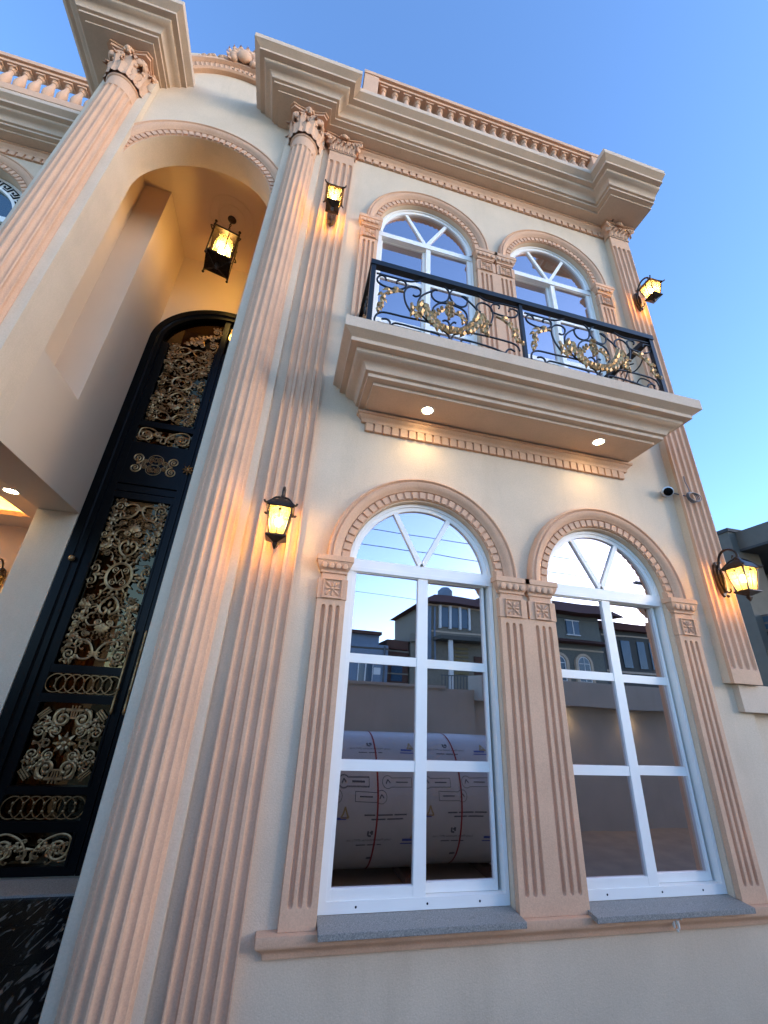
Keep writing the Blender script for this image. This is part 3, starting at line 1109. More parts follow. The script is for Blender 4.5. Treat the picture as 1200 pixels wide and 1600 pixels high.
# arched surround (ellipse head)
DA, DBz, DSP = .932, .76, 6.02
outer = [(DC - DA, .20)] + [(p[0], p[1]) for p in arc_pts(DC, DSP, DA, pi, 0, 40, DBz)] + [(DC + DA, .20)]
inner = [(DC - DA + .15, .20)] + [(p[0], p[1]) for p in arc_pts(DC, DSP, DA - .15, pi, 0, 40, DBz - .14)] + [(DC + DA - .15, .20)]
n = len(outer)
rows = []
for (x, z), (xi, zi) in zip(outer, inner):
    xm, zm_ = x + (xi - x) * .55, z + (zi - z) * .55
    rows.append([(x, 1.70, z), (x, 1.575, z), (xm, 1.575, zm_), (xm, 1.59, zm_), (x + (xi - x) * .65, 1.60, z + (zi - z) * .65), (xi, 1.60, zi), (xi, 1.66, zi)])
mb.grid(rows)
door = part(mb, 'entrance_door', 'black', 30)
door.location, door.scale = HALL_LOC, (HALL_K,) * 3
# the two leaves and the fixed light above, as stiles and rails
def leaf_frame(xa, xb):
    b = MB()
    f0, f1 = 1.625, 1.68
    pa, pb = xa + .10, xb - .075
    b.box(xa, pa, f0, f1, .21, 6.02)
    b.box(pb, xb, f0, f1, .21, 6.74)
    for (z0, z1) in ((.21, .275), (.505, .585), (.775, .835), (1.50, 1.575), (1.758, 1.832), (3.64, 3.72), (3.73, 3.81), (3.83, 4.40), (4.64, 4.72)):
        b.box(pa, pb, f0 + .003, f1, z0, z1)
    for (z0, z1) in ((.275, .505), (.835, 1.50), (1.832, 3.64), (4.72, 6.0)):     # bead round the panels
        b.box(pa, pa + .018, f0 - .012, f0 + .02, z0, z1)
        b.box(pb - .018, pb, f0 - .012, f0 + .02, z0, z1)
    return b
sub(leaf_frame(DC - DA + .13, DC + .012), 'door_leaf', 'black', door)
sub(leaf_frame(DC + .02, DC + DA - .13), 'door_leaf', 'black', door)
def gl(z0, z1):
    b = MB().box(DC - DA + .2, DC + DA - .2, 1.668, 1.672, z0, z1)
    sub(b, 'smoked_pane', 'smoke', door, 0)
for z0, z1 in ((.26, .52), (.57, .79), (.82, 1.52), (1.56, 1.77), (1.82, 3.66), (4.38, 4.66)):
    gl(z0, z1)
b = MB()
b.prism_y([(DC - DA + .14, 4.70)] + [(p[0], p[1]) for p in arc_pts(DC, DSP, DA - .14, pi, 0, 24, DBz - .13)] + [(DC + DA - .14, 4.70)], 1.668, 1.672)
sub(b, 'smoked_pane', 'smoke', door, 0)
mb = MB()
mb.quad((-2.85, 1.697, .2), (-.99, 1.697, .2), (-.99, 1.697, 6.0), (-2.85, 1.697, 6.0))
sub(mb, 'back_panel', 'dark_room', door, 0)

# ornament library in local x,z, facing -Y
GY = 1.636
def V(x, z, y=0.0): return Vector((x, y, z))
def c_scroll(b, c, r, a0, turns, sgn=1, th=.010, inner=.2):
    pts = []
    for i in range(27):
        t = i / 26
        a = a0 + sgn * 2 * pi * turns * t
        rr = r * (1 - (1 - inner) * t)
        pts.append(V(c[0] + rr * cos(a), c[1] + rr * sin(a)))
    b.tube(pts, th, 6, taper=lambda t: 1.15 - .4 * t)
    b.ball(pts[-1], th * 1.7, 6)
orn = {}
def orn_mesh(name, fn, m='gold'):
    b = MB()
    fn(b)
    orn[name] = b.mesh(name, M[m], 50)
def f_palm(b):
    for k in range(7):
        a = pi / 2 + (k - 3) * .38
        L = .075 - .008 * abs(k - 3)
        b.tube([V(0, 0), V(.4 * L * cos(a), .5 * L * sin(a), -.012), V(L * cos(a), L * sin(a), -.004)], .010, 5, taper=lambda t: .5 + 1.1 * sin(pi * min(1, t * 1.05)) if t < .95 else .5, smooth=3)
    b.ball((0, -.008, 0), .017, 8)
    for s in (-1, 1):
        c_scroll(b, (s * .032, -.018), .026, pi / 2, 1.2, -s, .006)
def f_heart(b):
    for s in (-1, 1):
        b.tube([V(0, -.085), V(s * .04, -.055), V(s * .068, 0), V(s * .055, .05), V(s * .02, .062), V(s * .012, .03), V(s * .03, .02)], .011, 6, smooth=5)
        b.ball((s * .028, 0, .018), .016, 6)
        b.tube([V(s * .06, .0), V(s * .11, .012), V(s * .13, .03)], .007, 5, smooth=3)
    b.ball((0, -.004, -.02), .014, 6, (1, 1, 2))
    b.ball((0, 0, -.09), .015, 6)
def f_medallion(b):
    rx, rz = .098, .115
    b.tube([V(rx * cos(2 * pi * k / 28), rz * sin(2 * pi * k / 28)) for k in range(29)], .013, 6)
    for k in range(16):
        a = 2 * pi * (k + .5) / 16
        c = V(rx * 1.16 * cos(a), rz * 1.16 * sin(a))
        o = V(cos(a), sin(a))
        b.tube([c - o * .012, c + o * .016 + V(0, 0, -.008), c + o * .034], .012, 5, taper=lambda t: 1 - .75 * t)
    for s in (-1, 1):
        b.tube([V(0, .062), V(s * .034, 0), V(0, -.062)], .006, 5)
        for q in (-1, 1):
            c_scroll(b, (s * .036, q * .055), .028, -q * pi / 2, 1.2, s * q, .0055)
    for q in (-1, 1):
        for k in range(3):
            b.ball(((k - 1) * .03, -.004, q * (.150 + .012 * (k == 1))), .018, 6)
def f_bell(b):
    b.tube([V(0, .03), V(0, 0), V(0, -.03)], .012, 6, taper=lambda t: .4 + 1.0 * t)
def f_spray(b):
    spray(b, [V(0, -.15), V(-.03, -.08), V(-.02, 0), V(.02, .07), V(0, .14)], 6, .062, .034, spine=.009)
    c_scroll(b, (.028, -.01), .034, pi, 1.3, 1, .007)
def f_corner(b):
    c_scroll(b, (.0, .0), .055, 0, 1.4, 1, .010)
    spray(b, [V(.05, .0), V(.045, .05), V(.0, .075), V(-.05, .06)], 4, .045, .03, spine=.008)
    b.tube([V(.055, -.01), V(.04, -.07), V(.0, -.10), V(-.02, -.09)], .009, 5, smooth=4)
    b.ball((-.018, 0, -.085), .014, 6)
def f_swag(b):
    for s in (-1, 1):
        b.tube([V(s * .012, .02), V(s * .03, -.03), V(s * .075, -.075), V(s * .15, -.085), V(s * .165, -.05)], .010, 6, smooth=5)
        b.tube([V(s * .01, .02), V(s * .04, .05), V(s * .10, .055), V(s * .13, .03)], .009, 6, smooth=4)
    b.box(-.045, .045, -.012, .006, -.004, .006)
    b.box(-.035, .035, -.014, .006, .010, .020)
    b.box(-.045, .045, -.012, .006, .024, .032)
def f_side(b):
    c_scroll(b, (0, .055), .052, -pi / 2, 1.15, 1, .008)
    c_scroll(b, (0, -.055), .052, pi / 2, 1.15, -1, .008)
    b.tube([V(.0, 0), V(.05, .005), V(.1, 0)], .009, 5, smooth=3)
    b.ball((.055, -.004, 0), .02, 6, (1.6, 1, 1))
    b.ball((.085, 0, .03), .014, 6)
    b.ball((.085, 0, -.03), .014, 6)
def f_ring(b):
    b.tube([V(.082 * cos(2 * pi * k / 24), .082 * sin(2 * pi * k / 24)) for k in range(25)], .0055, 5)
    b.ball((0, -.004, -.03), .013, 6, (1, 1, 1.2))
    b.ball((0, -.004, .03), .013, 6, (1, 1, 1.2))
def f_volute(b):
    c_scroll(b, (-.06, 0), .085, pi * 1.0, 1.6, 1, .012)
    b.tube([V(-.145, 0), V(-.13, .08), V(-.05, .105), V(.06, .06), V(.12, -.02), V(.125, -.08), V(.15, -.09)], .010, 6, smooth=5)
    spray(b, [V(-.03, -.02), V(.02, .03), V(.07, .01), V(.10, -.06)], 4, .05, .03, spine=.008)
    b.ball((-.15, 0, -.055), .016, 6)
def f_spiral(b):
    c_scroll(b, (0, 0), .066, -pi / 2, 1.9, 1, .0095, .12)
def f_vine(b):
    b.tube([V(-.06, .09), V(-.01, .10), V(.035, .06), V(.03, .0), V(-.02, -.03), V(-.035, -.08), V(.0, -.11), V(.06, -.09)], .009, 6, smooth=5)
    for (x, z, sg) in ((-.06, .068, 1), (.06, -.068, -1)):
        c_scroll(b, (x, z), .024, pi / 2 * sg, 1.2, 1, .007)
    for (x, z) in ((.033, .03), (-.03, -.06), (.0, -.02)):
        b.ball((x, -.006, z), .015, 6, (1.5, 1, 1))
def f_rosette(b):
    for k in range(8):
        a = k * pi / 4
        b.tube([V(.012 * cos(a), .012 * sin(a)), V(.04 * cos(a), .04 * sin(a), -.014), V(.07 * cos(a), .07 * sin(a))], .012, 5, taper=lambda t: .4 + sin(pi * t))
    b.ball((0, -.014, 0), .02, 8)
def f_bar(b):
    b.tube([V(-.16, 0), V(.03, 0)], .009, 6)
    for x in (.03, .05, .07):
        b.box(x, x + .012, -.018, .012, -.05, .05)
    spray(b, [V(-.16, 0), V(-.08, .008), V(0, 0)], 4, .05, .03, spine=.006)
def f_lyre(b):
    for s in (-1, 1):
        c_scroll(b, (s * .055, .0), .05, pi / 2, 1.4, -s, .011)
        b.tube([V(s * .005, .05), V(s * .05, .05)], .010, 5)
    for x in (-.012, 0, .012):
        b.tube([V(x, .01), V(x * 1.6, .075)], .005, 5)
    b.box(-.035, .035, -.01, .008, .0, .01)
for nm, fn in dict(palmette=f_palm, heart_scroll=f_heart, medallion=f_medallion, bell_drop=f_bell, leaf_spray=f_spray, corner_scroll=f_corner,
                   swag=f_swag, side_scroll=f_side, ring=f_ring, volute=f_volute, spiral=f_spiral, vine=f_vine, rosette=f_rosette, leaf_bar=f_bar, lyre=f_lyre).items():
    orn_mesh(nm, fn)
def put(nm, x, z, rot=0.0, sx=1.0, sz=1.0, y=GY):
    return inst(nm, orn[nm], door, (x, y, z), (0, rot, 0), (sx, .6, sz))
def tall_panel(xc, z0, z1, w):
    """scrollwork symmetrical about its own centre line and mirrored top to bottom"""
    zc, h = (z0 + z1) / 2, (z1 - z0) / 2
    q = h / .90
    put('medallion', xc, zc, 0, 1.25, 1.25 * q)
    for m in (1, -1):
        for s in (1, -1):
            put('vine', xc + s * w * .22, zc + m * .42 * q, 0, s, m * q)
            put('vine', xc + s * w * .30, zc + m * .66 * q, 0, -s, m * .8 * q)
            put('spiral', xc + s * w * .22, zc + m * .60 * q, 0, s * .55, m * .55)
            put('leaf_spray', xc + s * w * .41, zc + m * .64 * q, .25 * s * m, -s, m * 1.0 * q)
            put('palmette', xc + s * w * .40, zc + m * .30 * q, .5 * s * m, .7, m * .8 * q)
            for (fx, fz, rt, k) in ((.12, .235, .4, .5), (.33, .56, 1.2, .5), (.10, .62, -.6, .45), (.44, .74, .2, .5), (.18, .70, .9, .5), (.42, .10, 0, .5), (.27, .27, -.8, .5), (.12, .42, 1.8, .45), (.44, .37, .6, .5)):
                put('vine', xc + s * w * fx, zc + m * fz * q, rt * s * m, s * k, m * k)
    for m in (1, -1):
        put('heart_scroll', xc, zc + m * .32 * q, 0, 1.25, m * 1.2 * q)
        put('palmette', xc, zc + m * .51 * q, 0, 1.5, m * 1.4 * q)
        put('swag', xc, zc + m * .77 * q, 0, 1.15, m * 1.25 * q)
        for s in (1, -1):
            put('corner_scroll', xc + s * w * .36, zc + m * .80 * q, 0, -s, m * q)
            put('leaf_spray', xc + s * w * .40, zc + m * .46 * q, 0, 1.15 * s, m * 1.25 * q)
            put('bell_drop', xc + s * w * .2, zc + m * .19 * q, 0, 1, m)
            b = 0
        for s in (1, -1):
            put('corner_scroll', xc + s * w * .30, zc + m * .235 * q, 1.2 * s * m, -s * .6, m * .6)
    for s in (1, -1):
        put('side_scroll', xc + s * w * .42, zc, 0, -s, 1.15 * q)
def wide_panel(xc, zc, w, sc):
    for s in (1, -1):
        put('volute', xc + s * w * .25, zc, 0, -s * sc, sc)
    put('bell_drop', xc, zc, pi / 2, 1, 1)
    for s in (1, -1):
        put('vine', xc + s * w * .10, zc, .6 * s, s * .6, .6)
        put('vine', xc + s * w * .42, zc - .02, -.5 * s, -s * .6, .6)
        put('leaf_spray', xc + s * w * .27, zc + .01, 1.2 * s, s * .6, .6)
        put('corner_scroll', xc + s * w * .26, zc - .03, 0, s * .7, .7)
for xc in (-2.30, -1.54):
    w = .60
    tall_panel(xc, 1.832, 3.64, w)
    # arched upper light
    tall_panel(xc, 4.73, 6.05, w)
    s_ = 1 if xc < DC else -1
    put('palmette', xc + s_ * .06, 6.12, 0, 1.3, 1.3)
    put('leaf_spray', xc + s_ * .20, 6.28, .9 * s_, s_, 1)
    put('leaf_spray', xc - s_ * .02, 6.17, .9 * s_, -s_, 1)
    put('corner_scroll', xc + s_ * .25, 6.12, 0, s_, 1)
    put('corner_scroll', xc + s_ * .24, 6.40, 0, s_, .9)
    wide_panel(xc, 4.52, w, .98)
    wide_panel(xc, .39, w, .98)
    for k in range(7):
        for zc in (1.667, .68):
            put('ring', xc - .24 + .08 * k, zc)
    # six spirals on the solid rail
    for k, dx in enumerate((-.20, 0, .20)):
        for m in (1, -1):
            if k == 1:
                for s in (1, -1):
                    put('spiral', xc + s * .034, 4.11 + m * .068, 0, s * .5, m * .62, 1.622)
                put('ring', xc, 4.11 + m * .068, 0, 1.0, .82, 1.622)
            else:
                put('spiral', xc + dx, 4.11 + m * .068, 0, 1 if dx < 0 else -1, m, 1.622)
    for s in (1, -1):
        put('lyre', xc + s * .105, 4.11, pi / 2 * s, .6, .6, 1.622)
    # square panel
    zc = 1.167
    put('rosette', xc, zc, 0, 1.3, 1.3)
    for m in (1, -1):
        put('lyre', xc, zc + m * .20, 0, 1.5, m * 1.5)
        for s in (1, -1):
            put('leaf_bar', xc + s * .20, zc + m * .20, -atan2(m, s), 1, 1)
            put('corner_scroll', xc + s * .23, zc + m * .085, 0, -s, m * .9)
            put('spiral', xc + s * .10, zc + m * .10, 0, s * .8, m * .8)
            put('vine', xc + s * .16, zc + m * .04, .5 * s * m, s * .55, m * .55)
            put('vine', xc + s * .10, zc + m * .25, 1.1 * s * m, -s * .5, m * .5)
            put('vine', xc + s * .25, zc + m * .15, .2, s * .5, m * .5)
put('rosette', DC - .0, 4.11, 0, .95, .95, 1.615)
# pull handles
for s in (-1, 1):
    b = MB()
    x = DC + s * .055
    b.lathe([(.006, 1.42), (.016, 1.45), (.011, 1.48), (.011, 1.62), (.018, 1.64), (.011, 1.66), (.011, 1.98), (.018, 2.0), (.011, 2.02), (.011, 2.14), (.016, 2.17), (.006, 2.2)], (x, 1.575, 0), 10)
    for z in (1.55, 2.07):
        b.box(x - .008, x + .008, 1.575, 1.63, z - .008, z + .008)
    sub(b, 'pull_handle', 'gold', door)
b = MB()
b.ball((-2.765, 1.565, 2.86), .032, 10)
b.lathe([(.02, 0), (.02, .03)], (-2.765, 1.57, 2.845), 8)
sub(b, 'door_knob', 'gold_leaf', door)

# ------------------------------------------------------------------ balcony railing (part of the house)
RB= [[(0.126,0.651),(0.117,0.688),(0.081,0.7),(0.048,0.661),(0.048,0.611),(0.08,0.579),(0.151,0.56),(0.236,0.565),(0.292,0.598),(0.319,0.653),(0.303,0.698),(0.259,0.702),(0.229,0.676),(0.23,0.644)],[(0.034,0.711),(0.187,0.711),(0.332,0.713),(0.404,0.738),(0.477,0.783)],[(0.386,0.547),(0.415,0.538),(0.451,0.57),(0.462,0.625),(0.435,0.659),(0.384,0.661),(0.334,0.628),(0.307,0.568),(0.307,0.488),(0.326,0.408),(0.363,0.335),(0.388,0.302)],[(0.627,0.696),(0.597,0.691),(0.568,0.643),(0.575,0.585),(0.612,0.548),(0.671,0.549),(0.724,0.598),(0.745,0.677),(0.733,0.735),(0.696,0.773)],[(0.605,0.694),(0.553,0.652),(0.494,0.596),(0.452,0.531),(0.436,0.456),(0.443,0.381),(0.476,0.317),(0.54,0.254),(0.626,0.207)],[(0.87,0.702),(0.909,0.706),(0.931,0.662),(0.913,0.594),(0.866,0.558),(0.806,0.567),(0.762,0.622),(0.751,0.69),(0.772,0.749),(0.811,0.778)],[(0.871,0.708),(0.946,0.657),(1.012,0.589),(1.047,0.51),(1.05,0.413),(1.024,0.336),(0.961,0.269),(0.885,0.222)],[(0.576,0.408),(0.59,0.462),(0.627,0.514),(0.671,0.543),(0.731,0.55),(0.805,0.547),(0.88,0.523),(0.916,0.466),(0.917,0.369),(0.896,0.32)],[(0.676,0.312),(0.706,0.327),(0.734,0.308),(0.738,0.262),(0.723,0.23)],[(0.808,0.323),(0.786,0.329),(0.764,0.308),(0.748,0.266),(0.762,0.233)],[(0.055,0.084),(0.049,0.136),(0.068,0.197),(0.113,0.23),(0.18,0.239),(0.303,0.24),(0.47,0.249),(0.583,0.249)],[(0.111,0.148),(0.151,0.161),(0.182,0.144),(0.19,0.111),(0.181,0.081)],[(0.194,0.094),(0.219,0.129),(0.266,0.141),(0.444,0.139),(0.632,0.131),(0.625,0.092)],[(0.853,0.096),(0.861,0.135),(0.97,0.141),(1.162,0.126),(1.25,0.107),(1.288,0.105)],[(1.288,0.105),(1.314,0.15),(1.346,0.167),(1.39,0.149)],[(0.931,0.249),(1.05,0.255),(1.17,0.259),(1.307,0.255),(1.384,0.246),(1.427,0.216),(1.439,0.172)],[(0.668,0.193),(0.711,0.17),(0.736,0.123),(0.741,0.085)],[(0.755,0.097),(0.768,0.151),(0.797,0.188),(0.849,0.214)],[(1.065,0.556),(1.035,0.566),(1.021,0.602),(1.039,0.659),(1.087,0.691),(1.15,0.677),(1.185,0.618),(1.188,0.538),(1.158,0.429),(1.118,0.342)],[(1.261,0.675),(1.271,0.709),(1.24,0.724),(1.191,0.702),(1.176,0.645),(1.192,0.6),(1.27,0.586),(1.366,0.587),(1.433,0.62),(1.468,0.684),(1.441,0.716),(1.384,0.711),(1.369,0.671)],[(1.045,0.78),(1.106,0.745),(1.201,0.737),(1.298,0.75),(1.471,0.754)]]
RG= [[(0.293,0.553),(0.251,0.547),(0.202,0.529),(0.148,0.49),(0.109,0.446),(0.091,0.395),(0.109,0.364),(0.095,0.317),(0.063,0.278),(0.086,0.243)],[(0.375,0.431),(0.395,0.365),(0.402,0.307),(0.43,0.279),(0.455,0.319)],[(0.481,0.502),(0.485,0.415),(0.523,0.348),(0.569,0.287),(0.611,0.236),(0.671,0.209),(0.743,0.206)],[(1.026,0.547),(1.034,0.482),(0.998,0.376),(0.935,0.283),(0.859,0.225),(0.783,0.208)],[(0.604,0.332),(0.619,0.388),(0.663,0.442),(0.712,0.471)],[(0.735,0.347),(0.741,0.445),(0.746,0.554)],[(0.788,0.438),(0.83,0.436),(0.862,0.404),(0.878,0.352)],[(1.168,0.416),(1.122,0.417),(1.097,0.354),(1.079,0.295),(1.111,0.282)],[(1.22,0.549),(1.282,0.529),(1.342,0.489),(1.385,0.444),(1.412,0.393),(1.399,0.331),(1.434,0.284),(1.461,0.273)]]

RY, RZ0 = -.72, 4.53
XL, XM, XR = -.185, 1.31, 2.855
mb = MB()
mb.box(XL - .03, XR + .03, RY - .03, RY + .03, 5.325, 5.385)
mb.box(XL - .03, XL + .03, RY + .03, YW - .01, 5.325, 5.385)
mb.box(XR - .03, XR + .03, RY + .03, YW - .01, 5.325, 5.385)
rail = part(mb, 'balcony_railing', 'iron', 30)
for x, y, w in ((XL, RY, .022), (XM, RY, .017), (XR, RY, .022), (XL, YW - .05, .018), (XR, YW - .05, .018)):
    b = MB().box(x - w, x + w, y - w, y + w, RZ0 - .01, 5.326)
    sub(b, 'post', 'iron', rail)
def place_panel(x0, sx):
    for k, pl in enumerate(RB):
        b = MB()
        b.tube([V(p[0], p[1]) for p in pl], .0092, 5, smooth=5)
        o = sub(b, 'scroll', 'iron', rail)
        o.location = (x0, RY, RZ0)
        o.scale = (sx, 1, 1)
        if k == 0: pass
    for k, pl in enumerate(RG):
        b = MB()
        L = (.085, .085, .115, .115, .075, .10, .075, .075, .085)[k]
        n = (6, 4, 9, 9, 4, 4, 4, 4, 6)[k]
        spray(b, [V(p[0], p[1]) for p in pl], n, L, L * .5, spine=.015)
        if k in (1, 7):
            c = pl[-2]
            c_scroll(b, (c[0], c[1] + .015), .035, 0, 1.2, 1, .010)
        o = sub(b, 'gilded_leaf', 'gold_leaf', rail, 30)
        o.location = (x0, RY - .004, RZ0)
        o.scale = (sx, 1, 1)
place_panel(XL, 1.0)
place_panel(XM + .01, (XR - XM) / 1.49)
# short end panels
for x in (XL, XR):
    for pl in ([(.10, .70), (.16, .62), (.25, .60), (.33, .66), (.30, .73), (.24, .70)], [(.55, .70), (.49, .62), (.40, .60), (.34, .66), (.36, .73), (.42, .70)],
               [(.08, .10), (.10, .3), (.22, .46), (.32, .30), (.22, .14), (.30, .05)], [(.56, .10), (.54, .3), (.42, .46), (.32, .30), (.42, .14), (.34, .05)],
               [(.03, .16), (.3, .18), (.6, .16)]):
        b = MB()
        b.tube([Vector((0, p[0], p[1])) for p in pl], .0078, 5, smooth=5)
        o = sub(b, 'scroll', 'iron', rail)
        o.location = (x, RY, RZ0)
    for pl in ([(.12, .12), (.16, .28), (.25, .38), (.31, .5)], [(.52, .12), (.48, .28), (.39, .38), (.33, .5)]):
        b = MB()
        spray(b, [Vector((0, p[0], p[1])) for p in pl], 5, .065, .036, Vector((-1, 0, 0)), spine=.010)
        o = sub(b, 'gilded_leaf', 'gold_leaf', rail, 30)
        o.location = (x, RY, RZ0)

# ------------------------------------------------------------------ lanterns
def point(name, loc, energy, col, r, parent):
    l = bpy.data.lights.new(name, 'POINT')
    l.energy = energy
    l.color = col
    l.shadow_soft_size = r
    o = bpy.data.objects.new(name, l)
    COL.objects.link(o)
    o.location = loc
    o.parent = parent
    return o

def make_lantern():
    """wall lantern, local frame: wall at y=0, -y towards the street, z=0 at the glass centre"""
    root = empty('wall_lantern')
    cy = -.225
    b = MB()   # backplate, a long shield with a leaf tip
    b.prism_y([(-.045, -.02), (-.03, -.09), (0, -.13), (.03, -.09), (.045, -.02), (.05, .10), (.035, .19), (0, .225), (-.035, .19), (-.05, .10)], -.022, 0)
    b.prism_y([(-.028, -.01), (0, -.09), (.028, -.01), (.032, .10), (0, .19), (-.032, .10)], -.040, -.02)
    b.tube([(0, -.03, .16), (0, -.05, .08), (0, -.048, -.02), (0, -.03, -.09)], .012, 6, smooth=3)
    b.tube([(0, -.035, -.06), (0, -.06, -.095), (0, -.085, -.085), (0, -.085, -.06)], .008, 5, smooth=4)
    b.ball((0, -.045, -.125), .016, 8)
    b.build('backplate', M['bronze'], root)
    b = MB()   # goose neck
    b.tube([(0, -.03, .12), (0, -.05, .22), (0, -.085, .285), (0, -.14, .31), (0, -.195, .295), (0, cy - .005, .25), (0, cy - .002, .205)], .0115, 7, smooth=5)
    b.tube([(0, -.195, .24), (0, -.18, .215), (0, -.195, .20), (0, -.21, .215)], .008, 5, smooth=4)
    b.ball((0, cy, .20), .02, 8)
    b.ball((0, -.045, .205), .018, 8)
    b.build('arm', M['bronze'], root)
    # four sided body, wide at the shoulder
    t, m_, lo = .078, .080, .052
    zt, zb = .095, -.115
    def corner(s, q, w, z):
        return Vector((s * w, cy + q * w, z))
    b = MB()   # roof: four curved hips with flared corners
    rows = []
    for w, z in ((.015, .205), (.028, .185), (.048, .168), (.072, .145), (.092, .112), (.100, .092)):
        r = []
        for k in range(16):
            a = 2 * pi * k / 16
            sq = w / max(abs(cos(a)), abs(sin(a)))
            rr = sq if w > .05 else w
            flare = 1.0 + (.10 if k % 4 == 2 and w > .1 else 0)
            lift = .022 if (k % 4 == 0 and w > .1) else 0
            r.append((rr * cos(a) * flare, cy + rr * sin(a) * flare, z + lift))
        rows.append(r)
    b.grid(rows, closed=True)
    inner = [[(x * .97, cy + (y - cy) * .97, z - .006) for x, y, z in r] for r in rows]
    b.grid(inner, closed=True)
    for s in (-1, 1):
        for q in (-1, 1):
            b.tube([(s * .02, cy + q * .02, .19), (s * .05, cy + q * .05, .168), (s * .082, cy + q * .082, .122), (s * .105, cy + q * .105, .098), (s * .116, cy + q * .116, .112)], .008, 5, smooth=3)
    b.build('roof', M['bronze'], root, 40)
    b = MB()   # frame bars
    for s in (-1, 1):
        for q in (-1, 1):
            b.tube([corner(s, q, t, zt + .012), corner(s, q, m_, .05), corner(s, q, lo, zb)], .0065, 5)
    for k in range(4):
        a = k * pi / 2
        e, o_ = Vector((cos(a), sin(a), 0)), Vector((-sin(a), cos(a), 0))
        c = Vector((0, cy, 0))
        b.tube([c + e * t + Vector((0, 0, .085)), c + e * m_ + Vector((0, 0, .05)), c + e * lo + Vector((0, 0, zb))], .003, 4)
        b.tube([c + e * .0705 - o_ * .068, c + e * .0705 + o_ * .068], .0022, 4)
        b.ball(c + e * (t + .002) + Vector((0, 0, .07)), .012, 6)
    b.build('frame', M['bronze'], root)
    b = MB()
    b.grid([[(s * w, cy + q * w, z) for s, q in ((-1, -1), (1, -1), (1, 1), (-1, 1))] for w, z in ((lo + .020, zb), (lo + .022, zb - .012), (.035, zb - .034), (.014, zb - .045), (.018, zb - .058), (.012, zb - .075), (.002, zb - .095))], closed=True, caps=True)
    b.build('base', M['bronze'], root)
    b = MB()
    k = .97
    b.grid([[(s * w * k, cy + q * w * k, z) for s, q in ((-1, -1), (1, -1), (1, 1), (-1, 1))] for w, z in ((lo, zb + .002), (m_, .05), (t, zt))], closed=True)
    b.build('glass', M['lampglass'], root, 0)
    b = MB().ball((0, cy, .0), .024, 10, (1, 1, 1.5))
    b.build('bulb', M['bulb'], root)
    point('lamp', (0, cy, -.01), LANTERN_W, (1.0, .62, .27), .05, root)
    return root
lan = make_lantern()
spots = [((-.658, -.14, 2.82), 'bronze wall lantern glowing low on the pilaster left of the lower windows'),
         ((-.658, -.14, 6.76), 'bronze wall lantern glowing high on the pilaster left of the upper windows'),
         ((3.565, -.187, 2.87), 'bronze wall lantern on the right corner pilaster just above the boundary wall'),
         ((3.565, -.187, 6.76), 'bronze wall lantern on the right corner pilaster beside the iron balcony'),
         ((-4.192, 3.09, 2.77), 'bronze wall lantern inside the porch room at the left edge')]
for i, (p, lb) in enumerate(spots):
    o = lan if i == 0 else copy_tree(lan)
    o.location = p
    if i == 4:
        o.rotation_euler = (0, 0, 0)
    tag(o, lb, 'lantern', 'wall lanterns')

# hanging lantern in the entrance hall
pen = empty('hanging_lantern', (-2.146, 1.103, 8.152))
pen.scale = (1.05, 1.05, 1.05)
tag(pen, 'square black hanging lantern with lit amber glass under the entrance hall ceiling', 'lantern')
b = MB()
b.lathe([(.06, 0), (.06, -.012), (.04, -.03), (.012, -.045)], (0, 0, 0), 16)
b.build('canopy', M['bronze'], pen)
b = MB()
for k in range(9):
    z = -.055 - .042 * k
    a = (k % 2) * pi / 2
    b.tube([(.012 * cos(a) * cos(q * pi / 5), .012 * sin(a) * cos(q * pi / 5), z + .026 * sin(q * pi / 5)) for q in range(11)], .0045, 5)
b.tube([(.0, 0, -.25), (-.03, 0, -.255), (-.045, 0, -.24)], .006, 5)
b.build('chain', M['bronze'], pen)
zt, zb = -.47, -.98
RZ = Matrix.Rotation(radians(14), 4, 'Z')
b = MB()
b.box(-.17, .17, -.17, .17, zt - .03, zt)
b.box(-.12, .12, -.12, .12, zt, zt + .03)
b.lathe([(.10, zt + .03), (.03, zt + .09), (.015, zt + .10)], (0, 0, 0), 4, pi / 4)
b.box(-.16, .16, -.16, .16, zb, zb + .025)
for s in (-1, 1):
    b.tube([(s * .15, -.15, zb - .02), (s * .02, 0, zb - .075)], .008, 5)
    b.tube([(s * .15, .15, zb - .02), (s * .02, 0, zb - .075)], .008, 5)
    for q in (-1, 1):
        b.tube([(s * .155, q * .155, zb - .05), (s * .155, q * .155, zt + .06)], .011, 6)
        b.ball((s * .155, q * .155, zt + .07), .02, 8)
        b.ball((s * .155, q * .155, zb - .055), .018, 8)
        b.tube([(s * .155, q * .155, zt - .05), (s * .19, q * .19, zt - .09), (s * .165, q * .165, zt - .13)], .009, 5, smooth=3)
b.lathe([(.03, zb), (.03, zb - .05), (.018, zb - .08), (.004, zb - .10)], (0, 0, 0), 8)
b.xform(RZ).build('cage', M['bronze'], pen)
b = MB()
b.lathe([(.115, zb + .03), (.12, zb + .06), (.12, zt - .05), (.115, zt - .031)], (0, 0, 0), 6)
b.build('glass', M['lampglass'], pen, 0)
b = MB()
for k in range(6):
    a = k * pi / 3
    b.tube([(.122 * cos(a), .122 * sin(a), zb + .03), (.122 * cos(a), .122 * sin(a), zt - .03)], .006, 4)
b.build('glazing_bars', M['bronze'], pen)
b = MB().ball((0, 0, -.72), .045, 10, (1, 1, 1.4))
b.build('bulb', M['bulb'], pen)
point('lamp', (0, 0, -.72), PENDANT_W, (1.0, .71, .42), .05, pen)

